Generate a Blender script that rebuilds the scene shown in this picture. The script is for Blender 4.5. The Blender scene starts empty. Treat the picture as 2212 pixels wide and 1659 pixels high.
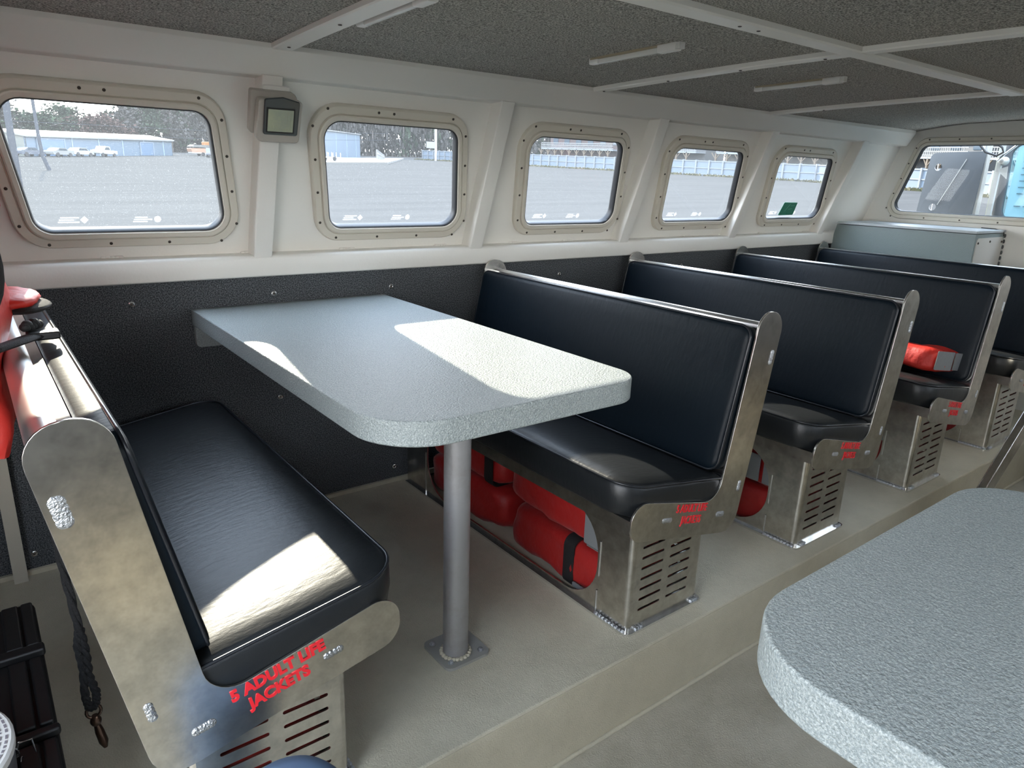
import bpy, bmesh, math, random
from mathutils import Vector, Matrix, noise
from mathutils.geometry import tessellate_polygon
random.seed(7)
SC = bpy.context.scene
COL = SC.collection

# ---------------------------------------------------------------- camera
CAM = Vector((-0.530, -2.2768, 1.1626))
YAW, PIT, ROL, FPX = 0.9089, -0.2885, 0.0335, 1520.92
_f = Vector((math.cos(YAW)*math.cos(PIT), math.sin(YAW)*math.cos(PIT), math.sin(PIT)))
_r = Vector((math.sin(YAW), -math.cos(YAW), 0)); _u = _r.cross(_f)
_r2 = _r*math.cos(ROL)+_u*math.sin(ROL); _u2 = -_r*math.sin(ROL)+_u*math.cos(ROL)
cd = bpy.data.cameras.new('camera'); cam = bpy.data.objects.new('camera', cd); COL.objects.link(cam)
cd.sensor_width = 36; cd.lens = FPX/2212*36; cd.clip_start = .02; cd.clip_end = 2000
m = Matrix((( _r2.x, _u2.x, -_f.x, CAM.x), (_r2.y, _u2.y, -_f.y, CAM.y), (_r2.z, _u2.z, -_f.z, CAM.z), (0, 0, 0, 1)))
cam.matrix_world = m
SC.camera = cam

# ---------------------------------------------------------------- light
SC.view_settings.view_transform = 'Standard'; SC.view_settings.look = 'None'
SC.view_settings.gamma = 1; SC.view_settings.use_curve_mapping = False
SC.view_settings.exposure = 1.12
W = bpy.data.worlds.new('sky'); SC.world = W; W.use_nodes = True
wn = W.node_tree; wn.nodes.clear()
wo = wn.nodes.new('ShaderNodeOutputWorld'); wb = wn.nodes.new('ShaderNodeBackground')
wt = wn.nodes.new('ShaderNodeTexCoord'); ws = wn.nodes.new('ShaderNodeSeparateXYZ'); wr = wn.nodes.new('ShaderNodeValToRGB')
wn.links.new(wt.outputs['Generated'], ws.inputs[0]); wn.links.new(ws.outputs['Z'], wr.inputs[0])
wr.color_ramp.elements[0].position = 0.0; wr.color_ramp.elements[0].color = (1, .975, .93, 1)
wr.color_ramp.elements[1].position = 0.6; wr.color_ramp.elements[1].color = (.66, .78, .95, 1)
wn.links.new(wr.outputs[0], wb.inputs[0]); wn.links.new(wb.outputs[0], wo.inputs[0])
wb.inputs[1].default_value = 5.6
sd = bpy.data.lights.new('sun', 'SUN'); sd.energy = 6.6; sd.angle = math.radians(.6); sd.color = (1, .89, .70)
sun = bpy.data.objects.new('sun', sd); COL.objects.link(sun)
sun.rotation_euler = Vector((-.094, -1, -.5)).to_track_quat('-Z', 'Y').to_euler()
sun.location = (0, 20, 12)

# ---------------------------------------------------------------- materials
MATS = {}
def mat(name, col, rough=.5, metal=0., bump=None, var=None, spec=None, coat=0, emit=None, sheen=0):
    """bump=(scale,strength[,detail]); var=(scale, colour2, lo, hi)"""
    if name in MATS: return MATS[name]
    M = bpy.data.materials.new(name); M.use_nodes = True; nt = M.node_tree
    b = nt.nodes['Principled BSDF']
    b.inputs['Base Color'].default_value = (*col, 1); b.inputs['Roughness'].default_value = rough; b.inputs['Metallic'].default_value = metal
    if spec is not None: b.inputs['Specular IOR Level'].default_value = spec
    if coat: b.inputs['Coat Weight'].default_value = coat; b.inputs['Coat Roughness'].default_value = .15
    if sheen: b.inputs['Sheen Weight'].default_value = sheen
    if emit: b.inputs['Emission Color'].default_value = (*emit[0], 1); b.inputs['Emission Strength'].default_value = emit[1]
    tc = nt.nodes.new('ShaderNodeTexCoord')
    geo = nt.nodes.new('ShaderNodeNewGeometry')
    last = None
    if var:
        n = nt.nodes.new('ShaderNodeTexNoise'); n.inputs['Scale'].default_value = var[0]; n.inputs['Detail'].default_value = 4; n.inputs['Roughness'].default_value = .7
        nt.links.new(geo.outputs['Position'], n.inputs['Vector'])
        r = nt.nodes.new('ShaderNodeValToRGB'); r.color_ramp.elements[0].position = var[2]; r.color_ramp.elements[1].position = var[3]
        r.color_ramp.elements[0].color = (*col, 1); r.color_ramp.elements[1].color = (*var[1], 1)
        nt.links.new(n.outputs['Fac'], r.inputs[0]); nt.links.new(r.outputs[0], b.inputs['Base Color'])
    if bump:
        bs = bump if isinstance(bump, list) else [bump]
        for bb in bs:
            n = nt.nodes.new('ShaderNodeTexNoise'); n.inputs['Scale'].default_value = bb[0]; n.inputs['Detail'].default_value = bb[2] if len(bb) > 2 else 2
            vec = geo.outputs['Position']
            if len(bb) > 4:
                mp = nt.nodes.new('ShaderNodeMapping'); mp.inputs['Scale'].default_value = bb[4]; mp.inputs['Rotation'].default_value = bb[5] if len(bb) > 5 else (0, 0, 0)
                nt.links.new(vec, mp.inputs[0]); vec = mp.outputs[0]
            nt.links.new(vec, n.inputs['Vector'])
            bp = nt.nodes.new('ShaderNodeBump'); bp.inputs['Strength'].default_value = bb[1]; bp.inputs['Distance'].default_value = bb[3] if len(bb) > 3 else .002
            nt.links.new(n.outputs['Fac'], bp.inputs['Height'])
            if last: nt.links.new(last, bp.inputs['Normal'])
            last = bp.outputs['Normal']
        nt.links.new(last, b.inputs['Normal'])
    MATS[name] = M
    return M

def glassmat(name, tint, haze, hazecol=(.9, .95, 1), dust=True):
    M = bpy.data.materials.new(name); M.use_nodes = True; nt = M.node_tree; nt.nodes.clear()
    o = nt.nodes.new('ShaderNodeOutputMaterial'); t = nt.nodes.new('ShaderNodeBsdfTransparent'); t.inputs[0].default_value = (*tint, 1)
    tr = nt.nodes.new('ShaderNodeBsdfTranslucent'); tr.inputs[0].default_value = (*hazecol, 1)
    g = nt.nodes.new('ShaderNodeBsdfGlossy'); g.inputs['Roughness'].default_value = .02
    lw = nt.nodes.new('ShaderNodeLayerWeight'); lw.inputs[0].default_value = .5
    pw = nt.nodes.new('ShaderNodeMath'); pw.operation = 'POWER'; pw.inputs[1].default_value = 5; nt.links.new(lw.outputs['Facing'], pw.inputs[0])
    fr = nt.nodes.new('ShaderNodeMath'); fr.operation = 'MULTIPLY_ADD'; fr.inputs[1].default_value = .6; fr.inputs[2].default_value = .012; nt.links.new(pw.outputs[0], fr.inputs[0])
    m1 = nt.nodes.new('ShaderNodeMixShader'); m2 = nt.nodes.new('ShaderNodeMixShader')
    m1.inputs[0].default_value = haze
    if dust:
        geo = nt.nodes.new('ShaderNodeNewGeometry'); n = nt.nodes.new('ShaderNodeTexNoise'); n.inputs['Scale'].default_value = 420; n.inputs['Detail'].default_value = 1
        nt.links.new(geo.outputs['Position'], n.inputs['Vector'])
        r = nt.nodes.new('ShaderNodeMapRange'); r.inputs[1].default_value = .66; r.inputs[2].default_value = .80; r.inputs[3].default_value = haze; r.inputs[4].default_value = haze*7
        nt.links.new(n.outputs['Fac'], r.inputs[0]); nt.links.new(r.outputs[0], m1.inputs[0])
    nt.links.new(t.outputs[0], m1.inputs[1]); nt.links.new(tr.outputs[0], m1.inputs[2])
    nt.links.new(fr.outputs[0], m2.inputs[0]); nt.links.new(m1.outputs[0], m2.inputs[1]); nt.links.new(g.outputs[0], m2.inputs[2])
    nt.links.new(m2.outputs[0], o.inputs[0])
    MATS[name] = M
    return M

white = mat('white_paint', (.81, .79, .735), .32, bump=[(140, .25, 2, .001), (18, .15, 3, .004)])
beige = mat('frame_plastic', (.66, .62, .53), .35, bump=(60, .05))
black_rub = mat('black_rubber', (.01, .01, .011), .5)
screw_m = mat('screw_metal', (.08, .07, .06), .4, .8)
carpet = mat('wall_carpet', (.032, .036, .040), 1, bump=(400, .8, 3, .004), var=(300, (.26, .275, .29), .42, .70), spec=.1)
ccarpet = mat('ceiling_carpet', (.12, .115, .104), 1, bump=(300, .8, 3, .005), var=(240, (.80, .77, .70), .38, .68), spec=.1)
bar_m = mat('bar_paint', (.86, .84, .78), .4, bump=(120, .1))
floor_m = mat('floor_coating', (.58, .53, .41), .55, bump=[(260, .6, 3, .0025), (60, .25, 3, .004)], var=(9, (.52, .475, .365), .4, .7))
table_m = mat('table_coating', (.22, .255, .255), .42, bump=[(260, 1.0, 3, .003)], var=(420, (.46, .49, .475), .42, .70))
vinyl = mat('black_vinyl', (.002, .006, .0105), .45, bump=[(900, .15, 2, .0008), (26, .22, 4, .004, (1, 3.2, 1), (0, 0, .5))], spec=.22)
vinyl_seat = mat('worn_seat_vinyl', (.0105, .0125, .0145), .40, bump=[(900, .15, 2, .0008), (30, .20, 5, .004, (1, 3.2, 1), (0, 0, .5))], spec=.5)
pipe_m = mat('vinyl_piping', (.012, .014, .018), .28)
alu = mat('brushed_aluminium', (.70, .67, .62), .27, 1., bump=[(90, .10, 4, .001)], var=(24, (.47, .455, .43), .35, .7))
alu_sh = mat('bright_aluminium', (.80, .80, .80), .18, 1.)
weld = mat('weld_bead', (.55, .57, .60), .38, 1., bump=[(260, .9, 2, .004)])
pole_m = mat('galvanised_pole', (.40, .40, .41), .45, .6, bump=[(220, .25, 3, .001)], var=(14, (.33, .32, .31), .45, .75))
red = mat('red_fabric', (.34, .007, .006), .55, bump=[(600, .3, 2, .001), (22, .5, 3, .01)], sheen=.1)
red2 = mat('orange_red_fabric', (.62, .028, .018), .5, bump=[(600, .3, 2, .001), (18, .6, 3, .012)])
strap_m = mat('black_webbing', (.008, .008, .009), .7, bump=(500, .5))
refl_m = mat('reflective_tape', (.24, .25, .26), .4, .3, bump=(60, .3, 2, .004))
black_pl = mat('black_plastic', (.004, .004, .0045), .5, bump=(90, .1))
mesh_m = mat('black_mesh', (.02, .018, .018), .8, bump=(900, 1., 1, .004))
letter = mat('red_lettering', (.72, .02, .03), .4)
lampcover = mat('lamp_cover', (.66, .66, .62), .25)
dev_m = mat('device_case', (.44, .41, .36), .4)
dev_dark = mat('device_bezel', (.045, .055, .06), .15)
scr_m = mat('display_glass', (.40, .43, .30), .12, var=(12, (.33, .37, .29), .4, .6))
scr_line = mat('display_segments', (.30, .33, .22), .3)
green = mat('green_sticker', (.03, .22, .14), .4)
mark = None
rope_m = mat('black_rope', (.004, .004, .0045), .9, bump=(400, .8))
bronze = mat('bronze_hook', (.10, .065, .05), .3, .9)
label_m = mat('paper_label', (.74, .72, .68), .5)
ink = mat('grey_ink', (.20, .18, .20), .6)
blue_pl = mat('blue_plastic', (.10, .17, .28), .45)
glass = glassmat('window_glass', (.93, .95, .97), .010, (.85, .93, 1))
glass_clear = glassmat('clear_window_glass', (.93, .95, .97), .003, (.85, .93, 1), False)
glass_dusty = glassmat('dusty_window_glass', (.90, .92, .93), .013, (.9, .95, 1))
mark = glassmat('white_etching', (.98, .98, .98), .05, (1, 1, 1), False)
glass_blue = glassmat('blue_tinted_glass', (.78, .90, .94), .10, (.5, .8, .9), False)

# ---------------------------------------------------------------- mesh helpers
def thing(name, label=None, cat=None, loc=(0, 0, 0), group=None, kind=None, rotz=0):
    o = bpy.data.objects.new(name, None); COL.objects.link(o); o.location = loc; o.rotation_euler = (0, 0, rotz)
    o.empty_display_size = .05
    return tag(o, label, cat, group, kind)
def tag(o, label=None, cat=None, group=None, kind=None):
    if label: o['label'] = label
    if cat: o['category'] = cat
    if group: o['group'] = group
    if kind: o['kind'] = kind
    return o
def mk(name, bm, m, parent=None, smooth=None, recalc=True, bevel=0, seg=2, local=True):
    """link bm as one mesh; its coordinates are the parent's local ones"""
    if recalc: bmesh.ops.recalc_face_normals(bm, faces=bm.faces[:])
    me = bpy.data.meshes.new(name); bm.to_mesh(me); bm.free()
    for mm in (m if isinstance(m, (list, tuple)) else [m]): me.materials.append(mm)
    if smooth:
        me.polygons.foreach_set('use_smooth', [True]*len(me.polygons))
        me.set_sharp_from_angle(angle=math.radians(smooth))
    o = bpy.data.objects.new(name, me); COL.objects.link(o)
    if parent: o.parent = parent
    if bevel:
        b = o.modifiers.new('bevel', 'BEVEL'); b.width = bevel; b.segments = seg; b.limit_method = 'ANGLE'; b.angle_limit = math.radians(40)
        me.polygons.foreach_set('use_smooth', [True]*len(me.polygons)); b.harden_normals = True
    return o
def struct(name, bm, m, **k):
    o = mk(name, bm, m, **k); o['kind'] = 'structure'; return o
def BM(): return bmesh.new()
def box(bm, x0, x1, y0, y1, z0, z1, f=None):
    P = [(x, y, z) for x in (x0, x1) for y in (y0, y1) for z in (z0, z1)]
    if f: P = [f(*p) for p in P]
    v = [bm.verts.new(p) for p in P]
    for q in ((0, 1, 3, 2), (4, 6, 7, 5), (0, 4, 5, 1), (2, 3, 7, 6), (0, 2, 6, 4), (1, 5, 7, 3)): bm.faces.new([v[i] for i in q])
def rpoly(pts, r, seg=6):
    """rounded polygon, r one radius or one per corner"""
    n = len(pts); out = []
    for i in range(n):
        p = Vector(pts[i]); a = Vector(pts[i-1])-p; b = Vector(pts[(i+1) % n])-p
        ri = r[i] if isinstance(r, (list, tuple)) else r
        if ri <= 0: out.append((p.x, p.y)); continue
        a.normalize(); b.normalize(); ang = a.angle(b)/2; d = ri/math.tan(ang)
        c = p+(a+b).normalized()*(ri/math.sin(ang)); s = p+a*d-c; e = p+b*d-c
        a0 = math.atan2(s.y, s.x); a1 = math.atan2(e.y, e.x); da = (a1-a0+math.pi) % (2*math.pi)-math.pi
        for k in range(seg+1):
            t = a0+da*k/seg; out.append((c.x+ri*math.cos(t), c.y+ri*math.sin(t)))
    return out
def circ(cx, cy, r, n=20): return [(cx+r*math.cos(2*math.pi*i/n), cy+r*math.sin(2*math.pi*i/n)) for i in range(n)]
def plate(bm, outer, holes, f, t0, t1):
    """flat sheet with holes; f(u,v,t) places it"""
    loops = [outer]+list(holes); flat = [p for l in loops for p in l]
    tri = tessellate_polygon([[Vector((p[0], p[1], 0)) for p in l] for l in loops])
    A = [bm.verts.new(f(p[0], p[1], t0)) for p in flat]; B = [bm.verts.new(f(p[0], p[1], t1)) for p in flat]
    for t in tri:
        if len(set(t)) < 3: continue
        try: bm.faces.new([A[i] for i in t]); bm.faces.new([B[i] for i in reversed(t)])
        except ValueError: pass
    k = 0
    for l in loops:
        n = len(l)
        for i in range(n):
            j = (i+1) % n; bm.faces.new((A[k+i], A[k+j], B[k+j], B[k+i]))
        k += n
def prism(bm, outer, f, t0, t1, cap=True):
    A = [bm.verts.new(f(p[0], p[1], t0)) for p in outer]; B = [bm.verts.new(f(p[0], p[1], t1)) for p in outer]
    n = len(outer)
    for i in range(n): j = (i+1) % n; bm.faces.new((A[i], A[j], B[j], B[i]))
    if cap: bm.faces.new(A); bm.faces.new(B[::-1])
def loft(bm, loops, cap=True, closed=False):
    R = [[bm.verts.new(p) for p in l] for l in loops]; n = len(R[0])
    m = len(R)
    for a in range(m if closed else m-1):
        for i in range(n):
            j = (i+1) % n; bm.faces.new((R[a][i], R[a][j], R[(a+1) % m][j], R[(a+1) % m][i]))
    if cap and not closed: bm.faces.new(R[0][::-1]); bm.faces.new(R[-1])
def tube(bm, path, r, n=12, closed=False, flat=1.0):
    path = [Vector(p) for p in path]; L = []; m = len(path); up = None
    for i, p in enumerate(path):
        if closed: d = path[(i+1) % m]-path[i-1]
        else: d = path[min(i+1, m-1)]-path[max(i-1, 0)]
        d.normalize()
        if up is None: up = Vector((0, 0, 1)) if abs(d.z) < .9 else Vector((1, 0, 0))
        s = d.cross(up).normalized(); up2 = s.cross(d).normalized(); up = up2
        ri = r[i] if isinstance(r, (list, tuple)) else r
        L.append([p+s*(ri*math.cos(2*math.pi*k/n))+up2*(ri*flat*math.sin(2*math.pi*k/n)) for k in range(n)])
    loft(bm, L, cap=not closed, closed=closed)
def blob(bm, c, rx, ry, rz, u=12, v=8, rot=None, nz=0):
    c = Vector(c)
    L = []
    for i in range(1, v):
        a = math.pi*i/v; l = []
        for k in range(u):
            b = 2*math.pi*k/u; p = Vector((rx*math.sin(a)*math.cos(b), ry*math.sin(a)*math.sin(b), rz*math.cos(a)))
            if nz: p *= 1+nz*noise.noise(p*3/max(rx, ry, rz)+c)
            if rot: p = rot @ p
            l.append(c+p)
        L.append(l)
    loft(bm, L)
def lathe(bm, prof, c=(0, 0, 0), n=20, axis='z'):
    L = []
    for r, h in prof:
        l = []
        for k in range(n):
            a = 2*math.pi*k/n
            if axis == 'z': l.append((c[0]+r*math.cos(a), c[1]+r*math.sin(a), c[2]+h))
            elif axis == 'y': l.append((c[0]+r*math.cos(a), c[1]+h, c[2]+r*math.sin(a)))
            else: l.append((c[0]+h, c[1]+r*math.cos(a), c[2]+r*math.sin(a)))
        L.append(l)
    loft(bm, L)
def copy_tree(o, parent=None):
    c = o.copy(); COL.objects.link(c)
    if parent: c.parent = parent
    for ch in [x for x in CH.get(o.name, [])]:
        copy_tree(ch, c)
    return c
CH = {}
def index():
    CH.clear()
    for o in bpy.data.objects:
        if o.parent: CH.setdefault(o.parent.name, []).append(o)

# ---------------------------------------------------------------- cabin shell
YS = -3.2                                    # starboard wall line; the cabin mirrors about y = -1.6
XA, XF = -1.0, 4.0
PE, RISE = -1.272, -.213                     # platform edge, aisle floor
def port(x, y, z): return (x, y, z)
def star(x, y, z): return (x, YS-y, z)
def skin(z): return .02-.356*(z-.896)
NRM = Vector((0, -1, -.356)).normalized()
def Wf(side):
    def g(u, v, t):                           # u along x, v = height, t = distance into the room
        p = Vector((u, skin(v), v))+NRM*t
        return side(p.x, p.y, p.z)
    return g
def Ff(u, v, t): return (XF-t, u, v)          # front bulkhead: u = y, v = z

GL = [[(-.43, 1.306), (.05, 1.306), (.105, .985), (-.372, .985)],
      [(.38, 1.308), (.858, 1.308), (.930, .984), (.439, .984)],
      [(1.182, 1.308), (1.662, 1.308), (1.740, .983), (1.254, .983)],
      [(1.986, 1.306), (2.480, 1.306), (2.580, .985), (2.064, .985)],
      [(2.797, 1.306), (3.285, 1.306), (3.410, .988), (2.890, .988)]]
def grow(q, d):
    c = Vector((sum(p[0] for p in q)/4, sum(p[1] for p in q)/4)); out = []
    for i, p in enumerate(q):
        p = Vector(p); a = (Vector(q[i-1])-p).normalized(); b = (Vector(q[(i+1) % 4])-p).normalized()
        s = math.sin(a.angle(b)); out.append(tuple(p-(a+b)*(d/s)))
    return out
def window(name, quad, f, r, wid, gm, screws=True, label=None, nt=(4, 4, 4, 4)):
    root = thing(name, label, None, kind='structure')
    inn = rpoly(quad, r, 8); out = rpoly(grow(quad, wid), r+wid*.85, 8)
    def ring(s, t): return [f(o[0]+(i[0]-o[0])*s, o[1]+(i[1]-o[1])*s, t) for o, i in zip(out, inn)]
    bm = BM()
    loft(bm, [ring(*q) for q in ((0, 0), (0, .014), (.05, .019), (.10, .021), (.50, .021), (.53, .017), (.56, .017), (.60, .026), (.68, .028), (.90, .026), (.97, .020), (.97, -.009), (.3, -.009), (.3, 0))], closed=True)
    fr = mk('window_frame', bm, beige, root, smooth=25)
    bm = BM(); loft(bm, [ring(*q) for q in ((.96, .0235), (1.02, .021), (1.055, .012), (1.055, -.006), (.96, -.006))], closed=True); mk('gasket', bm, black_rub, root, smooth=40)
    bm = BM(); prism(bm, [(o[0]+(i[0]-o[0])*1.0, o[1]+(i[1]-o[1])*1.0) for o, i in zip(out, inn)], f, -.004, .0); mk('pane', bm, gm, root)
    if screws:
        mid = grow(quad, wid*.72)
        bm = BM(); n = 10
        P = [(0.0042, 0), (.0042, .0015), (.0025, .0025)]
        fa = Vector(f(0, 1, 1))-Vector(f(0, 1, 0))
        ua = Vector(f(1, 1, 0))-Vector(f(0, 1, 0)); ua.normalize(); va = fa.cross(ua)
        loft(bm, [[ua*(rr*math.cos(6.283*k/n))+va*(rr*math.sin(6.283*k/n))+fa*h for k in range(n)] for rr, h in P])
        first = mk('screw', bm, screw_m, fr)
        used = False
        cr = wid*.35+r
        for e in range(4):
            a = Vector(mid[e]); b = Vector(mid[(e+1) % 4]); L = (b-a).length
            ts = {4: (.0, .38, .50, 1.) if e == 0 else (0, .33, .67, 1)}.get(nt[e], [k/(nt[e]-1) for k in range(nt[e])])
            for t in ts:
                q = a+(b-a)*((cr*.8+(L-1.6*cr)*t)/L)
                o = first if not used else first.copy()
                if used: COL.objects.link(o); o.parent = fr
                used = True
                o.location = f(q.x, q.y, .021)
    return root
def text_mesh(s, size, sx, m, name, parent, f, cx, cy, ang=0, bold=0, t=.0012):
    cu = bpy.data.curves.new('t', 'FONT'); cu.body = s; cu.size = size; cu.align_x = 'CENTER'; cu.align_y = 'CENTER'; cu.offset = bold; cu.resolution_u = 3
    cu.extrude = .5
    o = bpy.data.objects.new('t', cu); COL.objects.link(o)
    me = bpy.data.meshes.new_from_object(o.evaluated_get(bpy.context.evaluated_depsgraph_get())) if False else None
    bpy.context.view_layer.update()
    dg = bpy.context.evaluated_depsgraph_get(); me = bpy.data.meshes.new_from_object(o.evaluated_get(dg))
    bpy.data.objects.remove(o)
    c, s_ = math.cos(ang), math.sin(ang)
    for v in me.vertices:
        x, y = v.co.x*sx, v.co.y; h = t if v.co.z > 0 else 0
        v.co = f(cx+x*c-y*s_, cy+x*s_+y*c, h)
    me.materials.clear(); me.materials.append(m); me.name = name
    bm = BM(); bm.from_mesh(me)
    return mk(name, bm, m, parent)

# left and right upper walls
for side, nm in ((port, 'wall_left'), (star, 'wall_right')):
    f = Wf(side); bm = BM()
    holes = [rpoly(grow(q, .022), .065, 6) for q in GL]
    plate(bm, [(XA, .80), (XF, .80), (XF, 1.56), (XA, 1.56)], holes, f, 0, -.014)
    struct(nm, bm, white)
    bm = BM(); box(bm, XA, XF, 0, .05, RISE-.05, .835, side)
    struct(nm, bm, carpet)                     # carpeted lower half
    bm = BM(); plate(bm, rpoly([(-.040, .829), (-.040, .897), (.035, .901), (.035, .829)], [.008, .012, 0, 0], 3), [], lambda u, v, t: side(t, u, v), XA, XF-.002)
    struct('trim_1', bm, white, smooth=30)     # sill beam
    bm = BM(); plate(bm, rpoly([(-.150, 1.397), (-.214, 1.399), (-.250, 1.466), (-.250, 1.50), (-.150, 1.50)], [0, .012, .006, 0, 0], 4), [], lambda u, v, t: side(t, u, v), XA, XF-.04 if side is port else XF)
    struct('trim_2', bm, white, smooth=30)     # header beam
    ribs = [.181, .990, 1.792, 2.586, 3.43] + [-.75]
    for i, x in enumerate(ribs):
        bm = BM()
        w = .058
        def rf(u, v, t): p = Vector((u, skin(v), v))+NRM*t; return side(p.x, p.y, p.z)
        if i == 4:    # last rib leans forward a little
            def rf(u, v, t): p = Vector((u+(v-.9)*.03, skin(v), v))+NRM*t; return side(p.x, p.y, p.z)
        plate(bm, rpoly([(x, .0), (x, .058), (x+w, .058), (x+w, 0)], [0, .006, .006, 0], 3), [], lambda u, t, v: rf(u, v, t), .893, 1.42)
        struct('trim_3', bm, white, smooth=30)
    # weld beads along the sill
    bm = BM(); rr = random.Random(3)
    for k in range(13):
        x = -.25+.35*k+rr.random()*.12
        for j in range(5): blob(bm, side(x+j*.011, skin(.9)-.002, .902), .008, .006, .004, 8, 6)
    tb = struct('trim_4', bm, white, smooth=80)
for i, q in enumerate(GL):
    w = window('window_%d' % (i+1), q, Wf(port), .048, .047, glass_dusty if i == 0 else glass,
               label=['large dusty window nearest the camera, cars and warehouse beyond', 'second window beside the wall display', 'third window from the camera with white balconies behind', 'fourth window, white fence beyond', 'last side window with a green sticker'][i])
    f = Wf(port)
    bl, br = q[3], q[2]
    k0 = 0
    for (cx, wd) in ((bl[0]+.075, .05), (bl[0]+.255, .05)):
        bm = BM()
        for r_ in range(3):
            box(bm, cx-wd/2+.003*r_, cx+wd/2-.004*((r_+k0) % 2)*3, bl[1]+.016+r_*.006, bl[1]+.0195+r_*.006, .0005, .0012, lambda a, b, c: f(a, b, c))
        plate(bm, [(cx+wd/2+.012, bl[1]+.014), (cx+wd/2+.022, bl[1]+.024), (cx+wd/2+.012, bl[1]+.034), (cx+wd/2+.002, bl[1]+.024)] if k0 == 0 else circ(cx+wd/2+.014, bl[1]+.024, .009, 12), [], lambda a, b, c: f(a, b, c), .0005, .0012)
        mk('glass_marking', bm, mark, w); k0 += 1
    if i == 4:
        bm = BM(); plate(bm, rpoly([(3.045, 1.068), (3.172, 1.068), (3.178, 1.000), (3.035, .998)], .006, 3), [], f, .0008, .0018)
        s = mk('sticker', bm, green, w); s['label'] = 'green rectangular sticker on the pane'
        bm = BM()
        for (x, z) in ((3.055, 1.006), (3.11, 1.008), (3.15, 1.003)): plate(bm, circ(x, z, .005, 10), [], f, .0019, .0024)
        mk('sticker_print', bm, mark, s)
        bm = BM()
        for a, b, c_, d in ((3.08, 1.02, 3.11, 1.06), (3.11, 1.03, 3.14, 1.035), (3.12, 1.05, 3.155, 1.052)):
            tube(bm, [f(a, b, .002), f(c_, d, .002)], .0012, 6)
        mk('sticker_print', bm, mat('pale_green', (.2, .45, .36), .5), s)
for i, q in enumerate(GL):
    window('window_%d' % (i+11), q, Wf(star), .048, .047, glass, screws=False)  # matching windows on the unseen side, added so daylight enters there too

# front bulkhead with its wide window
FQ = [(-.300, 1.402), (-1.46, 1.402), (-1.54, 1.030), (-.178, 1.030)]
bm = BM(); plate(bm, [(.06, RISE-.05), (.06, 1.60), (YS-.06, 1.60), (YS-.06, RISE-.05)], [rpoly(grow(FQ, .022), .06, 6), rpoly(grow([(YS-p[0], p[1]) for p in FQ], .022)[::-1], .06, 6) if False else rpoly([(-2.15, 1.40), (-2.9, 1.40), (-3.0, 1.03), (-2.15, 1.03)], .05, 6)], Ff, 0, -.035)
struct('wall_front', bm, white)
window('window_6', FQ, Ff, .045, .045, glass_clear, label='wide forward window over the storage box', nt=(8, 5, 8, 5))
window('window_7', [(-2.15, 1.40), (-2.9, 1.40), (-3.0, 1.03), (-2.15, 1.03)], Ff, .045, .045, glass, screws=False)
bm = BM(); box(bm, XA-.04, XA, -1.40, .06, RISE-.05, 1.56); struct('wall_back', bm, carpet)  # unseen aft bulkhead, width set to keep the lower left corner dark
bm = BM(); box(bm, XA-.04, XA, YS-.06, -2.75, RISE-.05, 1.56); struct('wall_back', bm, carpet)
# floors
bm = BM(); box(bm, XA, XF, PE, .0, -.05, 0); struct('floor', bm, floor_m, bevel=.006)
bm = BM(); box(bm, XA, XF, YS, YS-PE, -.05, 0); struct('floor', bm, floor_m, bevel=.006)
bm = BM(); box(bm, XA, XF, YS-PE-.02, PE+.02, RISE-.05, RISE); struct('floor', bm, mat('aisle_coating', (.47, .43, .345), .6, bump=[(260, .6, 3, .0025)], var=(6, (.38, .345, .27), .4, .7)))
bm = BM(); box(bm, XA, XF, PE-.001, PE+.02, RISE, -.006); struct('trim_5', bm, floor_m)
bm = BM(); box(bm, XA, XF, YS-PE-.02, YS-PE+.001, RISE, -.006); struct('trim_6', bm, floor_m)
bm = BM(); tube(bm, [(XA, PE-.004, RISE+.002), (XF, PE-.004, RISE+.002)], .006, 8); struct('trim_7', bm, floor_m, smooth=60)   # sealant bead
bm = BM(); box(bm, XA, XF, -.012, .0, 0, .014); struct('baseboard_left', bm, floor_m)
# ceiling
def cz(x, y):
    z = 1.510-.031*((y+1.6)/1.34)**2
    t = min(1, max(0, (x-2.6)/1.4)); t = t*t*(3-2*t)
    e = min(1, max(0, (min(-y, y-YS)-.2)/.25))
    return z+.026*t*e
bm = BM(); nx, ny = 28, 28
G = [[bm.verts.new((XA+(XF-XA)*i/nx, -.2+(YS+.4)*j/ny, cz(XA+(XF-XA)*i/nx, -.2+(YS+.4)*j/ny))) for j in range(ny+1)] for i in range(nx+1)]
for i in range(nx):
    for j in range(ny): bm.faces.new((G[i][j], G[i+1][j], G[i+1][j+1], G[i][j+1]))
c = struct('ceiling', bm, ccarpet, smooth=60, recalc=False)
sm = c.modifiers.new('s', 'SOLIDIFY'); sm.thickness = .05; sm.offset = 1
if c.data.polygons[0].normal.z < 0: sm.offset = -1
def barstrip(name, pts, w, axis):
    bm = BM(); L = []
    for x, y in pts:
        z = cz(x, y)
        if axis == 'y': L.append([(x-w/2, y, z+.004), (x-w/2, y, z-.011), (x-w/2+.004, y, z-.014), (x+w/2-.004, y, z-.014), (x+w/2, y, z-.011), (x+w/2, y, z+.004)])
        else: L.append([(x, y-w/2, z+.004), (x, y-w/2, z-.011), (x, y-w/2+.004, z-.015), (x, y+w/2-.004, z-.015), (x, y+w/2, z-.011), (x, y+w/2, z+.004)])
    loft(bm, L)
    return struct(name, bm, bar_m, smooth=25)
ys = [-.235-(2.73*k/24) for k in range(25)]
for x, w in ((.228, .058), (1.405, .05), (2.515, .045), (-.95, .05)): barstrip('trim_8', [(x, y) for y in ys], w, 'y')
barstrip('trim_9', [(XA+(2.555-XA)*k/12, -1.215) for k in range(13)], .058, 'x')
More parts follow.
